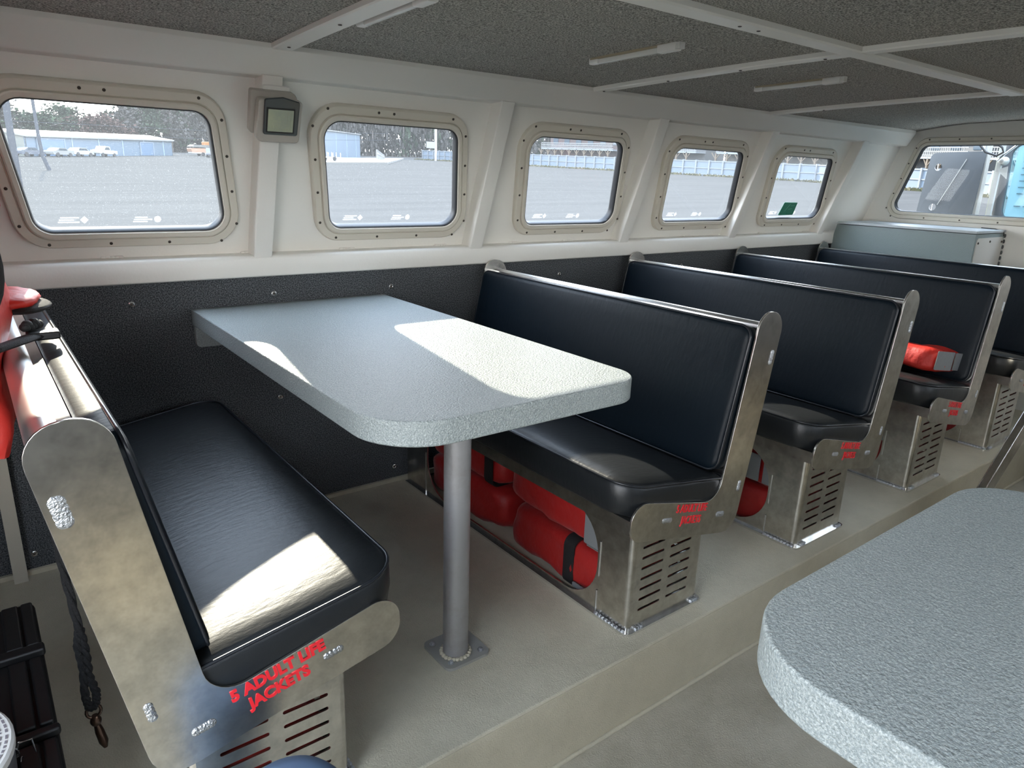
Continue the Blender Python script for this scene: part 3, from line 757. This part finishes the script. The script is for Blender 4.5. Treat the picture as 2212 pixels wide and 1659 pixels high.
# ---------------------------------------------------------------- foredeck seen through the front window
deckw = mat('deck_paint', (.34, .34, .32), .5)
bm = BM(); box(bm, XF+.04, 6.4, YS+.1, -.12, .80, .90); struct('deck', bm, deckw)
t = thing('hatch_panel', 'grey outdoor hatch panel with two round holes seen through the front window', 'hatch', (4.3, -.35, .90))
def fh(u, v, w): return (w, u+.35, v-.90)
bm = BM(); plate(bm, rpoly([(-.178, .905), (-.215, 1.375), (-.515, 1.385), (-.500, .905)], [.01, .035, .0, .0], 5), [circ(-.267, 1.292, .021), circ(-.277, 1.055, .021)], fh, 0, .012)
mk('panel', bm, mat('hatch_paint', (0.0702, 0.0774, 0.0864), .5, var=(8, (0.0612, 0.0675, 0.0747), .4, .7)), t)
bm = BM(); tube(bm, [(-.004, .083, .372), (-.004, .083, .412)], .003, 6); tube(bm, [(-.004, .073, .135), (-.004, .073, .175)], .003, 6); mk('latch_bar', bm, alu_sh, t)
bm = BM(); tube(bm, [(-.006, .045, .17), (-.006, -.07, .44)], .0022, 6); mk('stay_rod', bm, deckw, t)
t = thing('deck_post', 'white post beside the grey hatch panel outside the front window', 'post', (4.32, -.49, .90))
bm = BM(); box(bm, 0, .05, -.030, .010, 0, .62); mk('post', bm, deckw, t, bevel=.004)
bm = BM(); box(bm, -.006, .0, -.010, .0, 0, .62); mk('door_edge', bm, deckw, t)
t = thing('wheelhouse', 'white wheelhouse wall with a rubber sealed blue window at the far right', 'wheelhouse', (4.42, -1.4, .90))
def fw(u, v, w): return (w, u+1.4, v-.90)
hole = [(-.606, 1.430), (-1.9, 1.43), (-1.9, 1.00), (-.620, 1.00)]
bm = BM(); plate(bm, [(-.535, .905), (-.535, 1.75), (-2.3, 1.75), (-2.3, .905)], [rpoly(hole, .06, 6)], fw, 0, .03); mk('wall', bm, mat('cream_paint', (.40, .39, .32), .4), t)
o = rpoly(grow(hole, .042), .095, 8); i_ = rpoly(grow(hole, -.004), .058, 8)
bm = BM(); loft(bm, [[fw(p[0]+(q[0]-p[0])*s_, p[1]+(q[1]-p[1])*s_, w) for p, q in zip(o, i_)] for s_, w in ((0, 0), (0, -.02), (.5, -.03), (1, -.02), (1, .01))], cap=False); mk('gasket', bm, mat('dusty_rubber', (.05, .055, .06), .7), t, smooth=60)
bm = BM(); prism(bm, i_, fw, .0, .004); mk('pane', bm, glass_blue, t)
bm = BM(); box(bm, .20, .22, -1.0, .83, .01, .60); mk('inner_panel', bm, mat('pale_blue', (.27, .36, .385), .5), t)
bm = BM()
for r_ in range(10):
    for c_ in range(3):
        z = .175+.037*r_; 
        if r_ == 1 : continue
        box(bm, .192, .199, .755-.048*c_, .787-.048*c_, z, z+.006)
mk('vent_slots', bm, black_rub, t)
t = thing('wiper', 'wiper arm and motor with a looped dark cable outside the front window', 'wiper', (4.22, -.60, 1.30))
bm = BM(); lathe(bm, [(.012, 0), (.018, .005), (.018, .03), (.024, .035), (.024, .06)], (.02, -.02, .03), 16, 'x'); mk('motor', bm, mat('grey_metal', (.45, .45, .43), .4, .6), t, smooth=50)
bm = BM(); tube(bm, [(.01, -.005, .03), (-.0, -.045, .07), (-.005, -.10, .12)], .006, 8); mk('arm', bm, alu_sh, t)
bm = BM(); tube(bm, [(0, .12, .14), (0, .06, .075), (0, .0, .055), (0, -.03, .075), (0, -.02, .10), (0, .03, .13)], .006, 8); mk('cable', bm, black_rub, t, smooth=60)
bm = BM(); plate(bm, [(-.0, 0), (-.055, .02), (-.06, -.05)], [], lambda u, v, w: (.04+w, u, v-.02), 0, .004); mk('bracket', bm, deckw, t)
bm = BM(); box(bm, .0, .08, -.05, .02, -.40, -.38); box(bm, .045, .07, -.015, .005, -.39, .20); mk('stand', bm, deckw, t)

# ---------------------------------------------------------------- outside
A55 = math.radians(55); SL = math.tan(math.radians(1.65)); G0 = CAM.z-2.9
def gz(x, y): return G0+SL*((x-CAM.x)*math.cos(A55)+(y-CAM.y)*math.sin(A55))
bm = BM()
for q in ((-400, -400), (500, -400), (500, 500), (-400, 500)): bm.verts.new((q[0], q[1], gz(*q)))
bm.faces.new(bm.verts[:])
gm = mat('gravel_lot', (0.0395, 0.0380, 0.0357), 1, var=(2.2, (0.0456, 0.0433, 0.0395), .35, .7), spec=0)
nt = gm.node_tree   # long wheel streaks
geo = nt.nodes.new('ShaderNodeNewGeometry'); mp = nt.nodes.new('ShaderNodeMapping'); mp.inputs['Scale'].default_value = (.05, .35, .2); mp.inputs['Rotation'].default_value = (0, 0, .5)
n2 = nt.nodes.new('ShaderNodeTexNoise'); n2.inputs['Scale'].default_value = 1.6; n2.inputs['Detail'].default_value = 6
nt.links.new(geo.outputs['Position'], mp.inputs[0]); nt.links.new(mp.outputs[0], n2.inputs['Vector'])
mx = nt.nodes.new('ShaderNodeMix'); mx.data_type = 'RGBA'; mx.blend_type = 'MULTIPLY'; mx.inputs[0].default_value = .55
b = nt.nodes['Principled BSDF']; src = b.inputs['Base Color'].links[0].from_socket
nt.links.new(src, mx.inputs[6]); nt.links.new(n2.outputs['Fac'], mx.inputs[7])
hs_ = nt.nodes.new('ShaderNodeBrightContrast'); hs_.inputs['Bright'].default_value = .02; nt.links.new(mx.outputs[2], hs_.inputs[0]); nt.links.new(hs_.outputs[0], b.inputs['Base Color'])
struct('ground', bm, gm, recalc=False)

conc = mat('concrete_slab', (0.0912, 0.0896, 0.0832), .8)
t = thing('concrete_slab', 'pale concrete slab on the lot before the blue building', 'slab', (66, 140, gz(66, 140)))
bm = BM(); P = [(49, 115), (66, 124), (104, 186), (70, 166)]
for zz in (.0, .35): [bm.verts.new((x-66, y-140, gz(x, y)+zz-gz(66, 140))) for x, y in P]
V_ = list(bm.verts); bm.verts.ensure_lookup_table(); bm.faces.new(V_[:4][::-1]); bm.faces.new(V_[4:])
for i in range(4): bm.faces.new((V_[i], V_[(i+1) % 4], V_[4+(i+1) % 4], V_[4+i]))
mk('slab', bm, conc, t)

blue_m = mat('blue_cladding', (0.0578, 0.0884, 0.1241), .5); grey_m = mat('grey_cladding', (0.0884, 0.0969, 0.0884), .5); roof_m = mat('white_roof', (0.1411, 0.1462, 0.1479), .4)
def shed(label, A, B, depth, h, rise, mfront, doors=(), seams=6, cat='building', ridge=None):
    A = Vector((*A, gz(*A))); B = Vector((*B, gz(*B))); d = (B-A); L = math.hypot(d.x, d.y); u = Vector((d.x, d.y, 0))/L; dz = d.z/L; nb = Vector((-u.y, u.x, 0))
    t = thing('warehouse', label, cat, A)
    def f(a, c, b_): return u*a+nb*b_+Vector((0, 0, c+dz*a))
    bm = BM(); plate(bm, [(0, 0), (L, 0), (L, h), (0, h)], [], f, 0, .2); fw_ = mk('front_wall', bm, mfront, t)
    bm = BM(); plate(bm, [(0, 0), (depth, 0), (depth, h), (depth/2, h+rise), (0, h)], [], lambda b_, c, a: f(L+a, c, b_), -.2, 0); plate(bm, [(0, 0), (depth, 0), (depth, h), (depth/2, h+rise), (0, h)], [], lambda b_, c, a: f(a, c, b_), 0, .2)
    mk('gable_wall', bm, grey_m, t)
    bm = BM(); plate(bm, [(0, 0), (L, 0), (L, h), (0, h)], [], f, depth-.2, depth); mk('rear_wall', bm, grey_m, t)
    bm = BM(); plate(bm, [(-.4, h-.12), (depth/2, h+rise), (depth+.4, h-.12), (depth+.4, h+.12), (depth/2, h+rise+.25), (-.4, h+.12)], [], lambda b_, c, a: f(a, c, b_), -.3, L+.3); mk('roof', bm, roof_m, t)
    for a0, a1, hh in doors:
        bm = BM(); plate(bm, [(a0*L, .05), (a1*L, .05), (a1*L, hh*h), (a0*L, hh*h)], [], f, -.12, 0); dr = mk('door', bm, mat('blue_door', (0.0527, 0.0926, 0.1505), .45), t)
        bm = BM(); plate(bm, [(a0*L-.3, .05), (a1*L+.3, .05), (a1*L+.3, hh*h+.2), (a0*L-.3, hh*h+.2)], [[(a0*L, .06), (a0*L, hh*h), (a1*L, hh*h), (a1*L, .06)]], f, -.16, 0); mk('door_frame', bm, mat('dark_trim', (.10, .13, .17), .6), dr)
    for k in range(seams):
        bm = BM(); a = L*(k+.5)/seams; box(bm, a-.10, a+.10, .02, h-.1, -.05, 0, lambda x, z, y: f(x, z, y)); mk('downpipe', bm, mat('pipe_grey', (.18, .25, .33), .5), t)
    return t
shed('long pale blue warehouse with white roof behind the parked cars', (8.9, 128), (36.5, 161.5), 9.5, 2.9, .65, blue_m, doors=((.06, .20, .85), (.72, .82, .80)), seams=6)
shed('grey gabled shed at the far left, cut by the left window edge', (-9, 118), (2.5, 131.5), 14, 2.7, .9, grey_m, seams=2)
shed('tall light blue building with white roof edge in the second window', (60, 151), (99.5, 205), 14, 6.6, .5, blue_m, seams=5)

# vehicles
def car(label, x, y, rz, body_col, pickup=False, suv=False, S=1.0):
    t = thing('pickup_truck' if pickup else 'car', label, 'truck' if pickup else 'car', (x, y, gz(x, y)), rotz=rz)
    bmc = mat('car_paint_%d' % int(body_col[0]*100+body_col[2]*10), body_col, .25, coat=.5)
    h = 1.9 if pickup else (1.75 if suv else 1.42); L = 5.6 if pickup else 4.6; w = .9
    if pickup: prof = [(-L/2, .5), (-L/2, 1.15), (-.7, 1.18), (-.55, 1.85), (.75, 1.88), (1.35, 1.25), (L/2-.1, 1.12), (L/2, .55)]
    elif suv: prof = [(-L/2, .4), (-L/2+.05, 1.1), (-L/2+.3, 1.72), (.6, 1.75), (1.2, 1.15), (L/2-.1, 1.02), (L/2, .45)]
    else: prof = [(-L/2, .35), (-L/2, .95), (-1.7, 1.0), (-.9, 1.42), (.45, 1.42), (1.15, .98), (L/2-.1, .85), (L/2, .4)]
    prof = [(a*S, b_*S) for a, b_ in prof]
    bm = BM(); plate(bm, rpoly(prof, .08*S, 3), [], lambda u, v, w_: (u, w_, v), -w*S, w*S); mk('body', bm, bmc, t, bevel=.06*S)
    wz = (1.25, 1.7) if pickup else ((1.15, 1.6) if suv else (1.0, 1.33)); wx = (-.45, .85) if pickup else ((-1.9, .75) if suv else (-1.15, .65))
    bm = BM()
    plate(bm, [(wx[0]*S, wz[0]*S), (wx[1]*S+.25*S, wz[0]*S), (wx[1]*S-.15*S, wz[1]*S), (wx[0]*S+.2*S, wz[1]*S)], [], lambda u, v, w_: (u, w_, v), -(w+.015)*S, (w+.015)*S); mk('side_window', bm, mat('car_glass', (.03, .04, .05), .1), t)
    bm = BM(); x0, x1 = (.85*S, 1.30*S) if pickup else ((.68*S, 1.15*S) if suv else (.55*S, 1.08*S)); 
    P = [(x0, wz[1]*S+.06), (x1, wz[0]*S+.05)]
    v = [bm.verts.new((P[0][0]+.02, -.7*S, P[0][1])), bm.verts.new((P[0][0]+.02, .7*S, P[0][1])), bm.verts.new((P[1][0]+.03, .75*S, P[1][1])), bm.verts.new((P[1][0]+.03, -.75*S, P[1][1]))]; bm.faces.new(v)
    bmesh.ops.solidify(bm, geom=bm.faces[:], thickness=.03)
    mk('windscreen', bm, mat('bright_glass', (.55, .6, .65), .06, .5), t)
    for a in (-L*.31*S, L*.31*S):
        for sy in (-1, 1):
            bm = BM(); lathe(bm, [(.02, -.12*S), (.34*S, -.12*S), (.36*S, -.08*S), (.36*S, .08*S), (.34*S, .12*S), (.02, .12*S)], (a, sy*(w-.05)*S, .36*S), 16, 'y'); mk('wheel', bm, mat('tyre', (.015, .015, .017), .8), t)
    return t
car('dark car parked leftmost before the warehouse', 9.0, 132.9-6.5, .75, (.05, .06, .08), S=.92)
car('silver car parked second from left before the warehouse', 13.0, 128.5, .8, (0.121, 0.127, 0.127), S=.92)
car('white car parked third from left before the warehouse', 16.3, 133.2, .75, (0.193, 0.195, 0.198), S=.95)
car('white pickup truck parked alone before the warehouse', 20.2, 136.2, .85+math.pi, (0.198, 0.204, 0.209), pickup=True, S=.88)
car('dark blue off-road car right of the warehouse', 41.3, 150.5, 1.2, (.04, .07, .14), suv=True, S=1.0)
t = thing('boat_trailer', 'small boat under a pale cover on a trailer beside the dark off-road car', 'trailer', (43.5, 165, gz(43.5, 165)), rotz=.2)
bm = BM(); plate(bm, rpoly([(-3, .7), (-3.2, 1.5), (3.1, 1.6), (3.6, 1.4), (2.2, .7)], .15, 4), [], lambda u, v, w: (u, w, v), -1, 1); mk('hull', bm, mat('hull_orange', (0.234, 0.130, 0.083), .5), t)
bm = BM(); plate(bm, rpoly([(-3.3, 1.7), (-2.4, 2.2), (2.2, 2.25), (3.4, 1.75)], .1, 3), [], lambda u, v, w: (u, w, v), -1.15, 1.15); mk('cover', bm, conc, t)
bm = BM(); box(bm, -3, 2.6, -.9, .9, .45, .7); mk('frame', bm, pole_m, t)
for sy in (-1, 1):
    bm = BM(); lathe(bm, [(.02, -.12), (.36, -.12), (.36, .12), (.02, .12)], (-.6, sy*1.0, .36), 16, 'y'); mk('wheel', bm, mat('tyre', (.015, .015, .017), .8), t)
t = thing('truck_bed', 'orange machine just visible above the dark off-road car', 'machine', (47.5, 172, gz(47.5, 172)))
bm = BM(); box(bm, -2.2, 2.2, -1, 1, 1.6, 2.9); mk('body', bm, mat('machine_orange', (0.208, 0.083, 0.016), .5), t, bevel=.1)
bm = BM()
for a in (-1.6, 1.6):
    for b_ in (-.8, .8): box(bm, a-.12, a+.12, b_-.12, b_+.12, 0, 1.7)
mk('supports', bm, pole_m, t)
t = thing('utility_trailer', 'empty boat trailer on the slab before the blue building', 'trailer', (55.5, 126, gz(55.5, 126)+.35), rotz=.6)
bm = BM()
for a in (-.8, .8): tube(bm, [(-3, a, .6), (3, a, .6)], .09, 6)
for a in (-2.5, -1, .5, 2): tube(bm, [(a, -.8, .6), (a, .8, .6)], .07, 6); tube(bm, [(a, -.8, .6), (a, -.8, 1.5)], .06, 6); tube(bm, [(a, .8, .6), (a, .8, 1.5)], .06, 6)
mk('frame', bm, alu_sh, t)
for sy in (-1, 1):
    bm = BM(); lathe(bm, [(.02, -.12), (.4, -.12), (.4, .12), (.02, .12)], (-.4, sy*1.0, .40), 16, 'y'); mk('wheel', bm, mat('tyre', (.015, .015, .017), .8), t)
t = thing('pipe_rack', 'low white metal rack of pipes on the slab right of the blue building', 'rack', (78, 150, gz(78, 150)+.35), rotz=1.0)
bm = BM()
for k in range(9): tube(bm, [(-9+2.2*k, 0, 0), (-9+2.2*k, 0, 2.0-.1*k)], .12, 6)
tube(bm, [(-9, 0, 1.9), (9, 0, 1.1)], .12, 6); tube(bm, [(-9, 0, 1.1), (9, 0, .7)], .12, 6)
mk('frame', bm, roof_m, t)

# utility poles and wires
pm = mat('pole_wood', (.04, .045, .055), .9, spec=0)
t = thing('utility_pole', 'thick leaning utility pole at the left edge of the first window', 'pole', (2.55, 49.2, gz(2.55, 49.2)))
bm = BM(); lathe(bm, [(.20, 0), (.17, 6), (.14, 9)], (0, 0, 0), 12); mk('post', bm, pm, t, smooth=60)
t = thing('utility_pole', 'thin utility pole in front of the warehouse in the first window', 'pole', (6.6, 75.6, gz(6.6, 75.6)))
bm = BM(); tube(bm, [(.0, 0, 0), (-.35, 0, 1.2), (-.45, 0, 2.5), (-.55, 0, 9)], [.17, .16, .15, .12], 10); mk('post', bm, pm, t, smooth=60)
for k, (z0, lb_) in enumerate(((3.2, 'lower thin wire crossing the trees in the first window'), (4.3, 'upper thin wire crossing the trees in the first window'))):
    bm = BM(); tube(bm, [(-20, 100, gz(-20, 100)+z0+1), (6, 104, gz(6, 104)+z0+.2), (30, 108, gz(30, 108)+z0+.1), (60, 112, gz(60, 112)+z0+1)], .02, 5)
    tag(mk('wire', bm, pm), lb_, 'wire')

# fence of upright boards with posts
fm = mat('fence_panel', (0.0842, 0.1105, 0.1411), .5); fp = mat('fence_post', (0.1215, 0.1359, 0.1494), .5)
def fence(label, pts, h):
    c0 = Vector((*pts[0], gz(*pts[0]))); t = thing('fence', label, 'fence', c0)
    n = 0
    for a, b_ in zip(pts[:-1], pts[1:]):
        a = Vector(a); b_ = Vector(b_); L = (b_-a).length; k = max(1, round(L/3.1)); u = (b_-a).normalized()
        for i in range(k):
            p = a.lerp(b_, i/k); q = a.lerp(b_, (i+1)/k); w = (q-p).length; z0 = gz(*p)-c0.z; z1 = gz(*q)-c0.z
            def f(s, v, d): pp = p+u*s; nn_ = Vector((-u.y, u.x)); pp = pp+nn_*d; return (pp.x-c0.x, pp.y-c0.y, v+z0+(z1-z0)*s/w)
            bm = BM(); box(bm, .1, w, 0, h-.05, -.03, .03, lambda s, v, d: f(s, v, d)); pn = mk('panel', bm, fm, t)
            bm = BM()
            for v in (.25, h*.5, h-.15): box(bm, .1, w, v-.07, v+.07, -.16, .16, lambda s, v, d: f(s, v, d))
            mk('rail', bm, fp, pn)
            bm = BM(); box(bm, -.16, .16, 0, h+.05, -.26, .26, lambda s, v, d: f(s, v, d)); mk('post', bm, fp, t); n += 1
    return t
fence('long pale blue panel fence running behind the lot', [(112, 189), (112, 63), (97, 38), (86, 22)], 2.75)
bm = BM(); rr = random.Random(9)
for a, b_ in zip([(111, 189), (111, 63), (96, 38)], [(111, 63), (96, 38), (85, 22)]):
    a = Vector(a); b_ = Vector(b_); L = (b_-a).length
    for i in range(int(L*14)):
        p = a.lerp(b_, rr.random()); x = p.x-rr.uniform(-.4, 2.2); y = p.y; z = gz(x, y); s = rr.uniform(.1, .4); an = rr.uniform(0, 3.14)
        v = [bm.verts.new((x-s*math.cos(an), y-s*math.sin(an), z)), bm.verts.new((x+s*math.cos(an), y+s*math.sin(an), z)), bm.verts.new((x+rr.uniform(-.2, .2), y, z+rr.uniform(.15, .5)))]; bm.faces.new(v)
tag(mk('dry_grass', bm, mat('dry_grass', (0.0663, 0.0527, 0.0221), .9, var=(.8, (0.0357, 0.0399, 0.0153), .35, .65)), recalc=False), 'strip of dry grass along the foot of the fence', 'grass', kind='stuff')

# houses with white balconies behind the fence
def house(label, A, B, wall_c, h_deck=4.2):
    A = Vector((*A, gz(*A))); B = Vector((*B, gz(*B))); d = B-A; L = math.hypot(d.x, d.y); u = Vector((d.x, d.y, 0))/L; dz = d.z/L; nb = Vector((-u.y, u.x, 0))
    if nb.x < 0: nb = -nb
    t = thing('house', label, 'house', A)
    def f(a, c, b_): return u*a+nb*b_+Vector((0, 0, c+dz*a))
    bm = BM(); box(bm, 0, L, 0, 9.5, 3.0, 9, lambda a, c, b_: f(a, c, b_)); w = mk('wall', bm, wall_c, t)
    k = int(L/4)
    for i in range(k):
        a = L*(i+.5)/k
        for z0 in (.6, 5.3):
            bm = BM(); box(bm, a-.9, a+.9, z0, z0+2.1, 2.9, 3.0, lambda a_, c, b_: f(a_, c, b_)); mk('window', bm, mat('house_glass', (.05, .07, .09), .1), w)
    bm = BM(); box(bm, 0, L, h_deck-.18, h_deck+.12, 0, 3.0, lambda a, c, b_: f(a, c, b_)); dk = mk('balcony_floor', bm, fp, t)
    bm = BM()
    for z in (h_deck+.25, h_deck+.75, h_deck+1.25): box(bm, 0, L, z, z+.12, 0, .12, lambda a, c, b_: f(a, c, b_))
    for i in range(int(L/.45)): box(bm, i*.45, i*.45+.10, h_deck, h_deck+1.25, .02, .10, lambda a, c, b_: f(a, c, b_))
    mk('railing', bm, roof_m, t)
    bm = BM()
    for i in range(int(L/2.6)+1):
        a = i*2.6; box(bm, a-.14, a+.14, 0, h_deck, 0, .28, lambda a_, c, b_: f(a_, c, b_))
        for sg in (-1, 1): box(bm, 0, 1, 0, 1, .05, .2, lambda s, v, b_: f(a+sg*(.1+.9*s)+.0, h_deck-1.2+1.05*s+.18*v, b_))
    mk('posts', bm, mat('post_wood', (0.0884, 0.0663, 0.0442), .7), t)
    bm = BM(); plate(bm, [(-.5, 9.3), (7, 12), (14, 9.3), (14, 9.6), (7, 12.4), (-.5, 9.6)], [], lambda b_, c, a: f(a, c, b_), -.5, L+.5); mk('roof', bm, mat('house_roof', (.16, .17, .19), .8), t)
    return t
house('grey house with red trim and white balcony above the fence, third window left', (117, 140), (117, 115), mat('house_wall_red', (0.0527, 0.0357, 0.0357), .7))
house('grey house with white balcony above the fence, third window right', (117, 110), (117, 92), mat('house_wall_grey', (0.0578, 0.0620, 0.0663), .7))
house('pale house with white balcony above the fence in the fourth window', (118, 88), (118, 66), mat('house_wall_tan', (0.0706, 0.0688, 0.0620), .7))
house('house with white balcony behind the fence in the last side window', (118, 60), (104, 38), mat('house_wall_grey', (0.0578, 0.0620, 0.0663), .7))
house('house with white railing behind the fence in the front window', (102, 35), (90, 14), mat('house_wall_grey', (0.0578, 0.0620, 0.0663), .7))
t = thing('sign', 'small white sign on a post right of the second window', 'sign', (108.5, 176, gz(108.5, 176)))
bm = BM(); tube(bm, [(0, 0, 0), (0, 0, 11)], .35, 10); mk('post', bm, pole_m, t, smooth=60)
bm = BM(); box(bm, -3.2, -.4, -.4, -.3, 3.3, 5.0); mk('board', bm, roof_m, t)

# trees
leafs = [mat('leaves_dark', (0.0176, 0.0272, 0.0192), .9, var=(.5, (0.0280, 0.0384, 0.0240), .4, .6), spec=0), mat('leaves_mid', (0.0280, 0.0400, 0.0240), .9, spec=0), mat('leaves_brown', (0.0560, 0.0360, 0.0320), .9, spec=0), mat('bare_twigs', (.045, .043, .042), .9, spec=0)]
bark = mat('bark', (.07, .06, .055), .9)
def tree(x, y, h, w, mi, seed, label, group):
    rr = random.Random(seed)
    t = thing('tree', label, 'tree', (x, y, gz(x, y)), group)
    bm = BM(); tube(bm, [(0, 0, 0), (.2, 0, h*.4), (0, .1, h*.8)], [.32, .22, .08], 7)
    for k in range(6):
        a = rr.uniform(0, 6.28); z = h*rr.uniform(.25, .7); tube(bm, [(0, 0, z), (math.cos(a)*w*.6, math.sin(a)*w*.6, z+h*.15)], [.10, .03], 5)
    mk('trunk', bm, bark, t, smooth=60)
    bm = BM()
    cl = [(rr.gauss(0, w*.33), rr.gauss(0, w*.33), h*rr.uniform(.04, .93)) for _ in range(27)]
    for cx, cy, cz2 in cl:
        sh_ = 1-.45*(cz2/h)
        for _ in range(34):
            p = Vector((cx*sh_+rr.gauss(0, w*.13), cy*sh_+rr.gauss(0, w*.13), cz2+rr.gauss(0, h*.045))); s = rr.uniform(.16, .50)
            if p.z < .1: continue
            a = Vector((rr.gauss(0, 1), rr.gauss(0, 1), rr.gauss(0, 1))).normalized(); b2 = a.orthogonal().normalized(); c2 = a.cross(b2)
            bm.faces.new([bm.verts.new(p+b2*s), bm.verts.new(p+c2*s), bm.verts.new(p-b2*s), bm.verts.new(p-c2*s)])
    mk('crown', bm, leafs[mi], t, recalc=False)
    return t
kinds = ['dark evergreen tree in the woodland behind the warehouse', 'mid green tree in the woodland behind the warehouse', 'reddish brown tree in the woodland behind the warehouse', 'bare grey twiggy tree in the woodland behind the warehouse']
protos = [tree(-30+12*k, 205, 13.5, 6.5, k, 50+k, kinds[k], kinds[k].split(' in ')[0]+' crowns') for k in range(4)]
index()
rr = random.Random(21)
spots = []
for row, (off, dens) in enumerate(((0, 4.6), (9, 5.2), (19, 6.5))):
    s = 0
    while s < 140:
        x = -22+s*.80+off*-.35; y = 168+s*.50+off; s += dens*rr.uniform(.8, 1.2)
        spots.append((x+rr.uniform(-1, 1), y+rr.uniform(-2, 2), row))
for s in range(0, 130, 4):
    for row in (1, 2): spots.append((92+s*.85+row*3+rr.uniform(-1.5, 1.5), 248-s*.12+row*5+rr.uniform(-2, 2), row))
for i, (x, y, row) in enumerate(spots):
    az = math.degrees(math.atan2(y-CAM.y, x-CAM.x))
    k = (2 if 80.5 < az < 83.5 and row == 0 else rr.choice([0, 0, 1, 3])) if az > 76 else rr.choice([0, 3, 3, 3])
    c = protos[k] if i < 0 else copy_tree(protos[k])
    c.location = (x, y, gz(x, y)); c.rotation_euler.z = rr.uniform(0, 6.28)
    D = math.hypot(x-CAM.x, y-CAM.y)
    el = (3.2+.35*math.sin(az*1.9)+.12*math.sin(az*5.1)+rr.uniform(-.15, .15)) if az > 80.5 else min(9, 3.8+(80.5-az)*.35+rr.uniform(-.2, .2))
    hh = CAM.z+D*math.tan(math.radians(el))-gz(x, y)
    c.scale = (1.15, 1.15, max(.5, hh/13.2))
for k, p in enumerate(protos): p.location = (-34+9*k, 172+3*k, gz(-34+9*k, 172+3*k)); p.scale = (1, 1, .9)
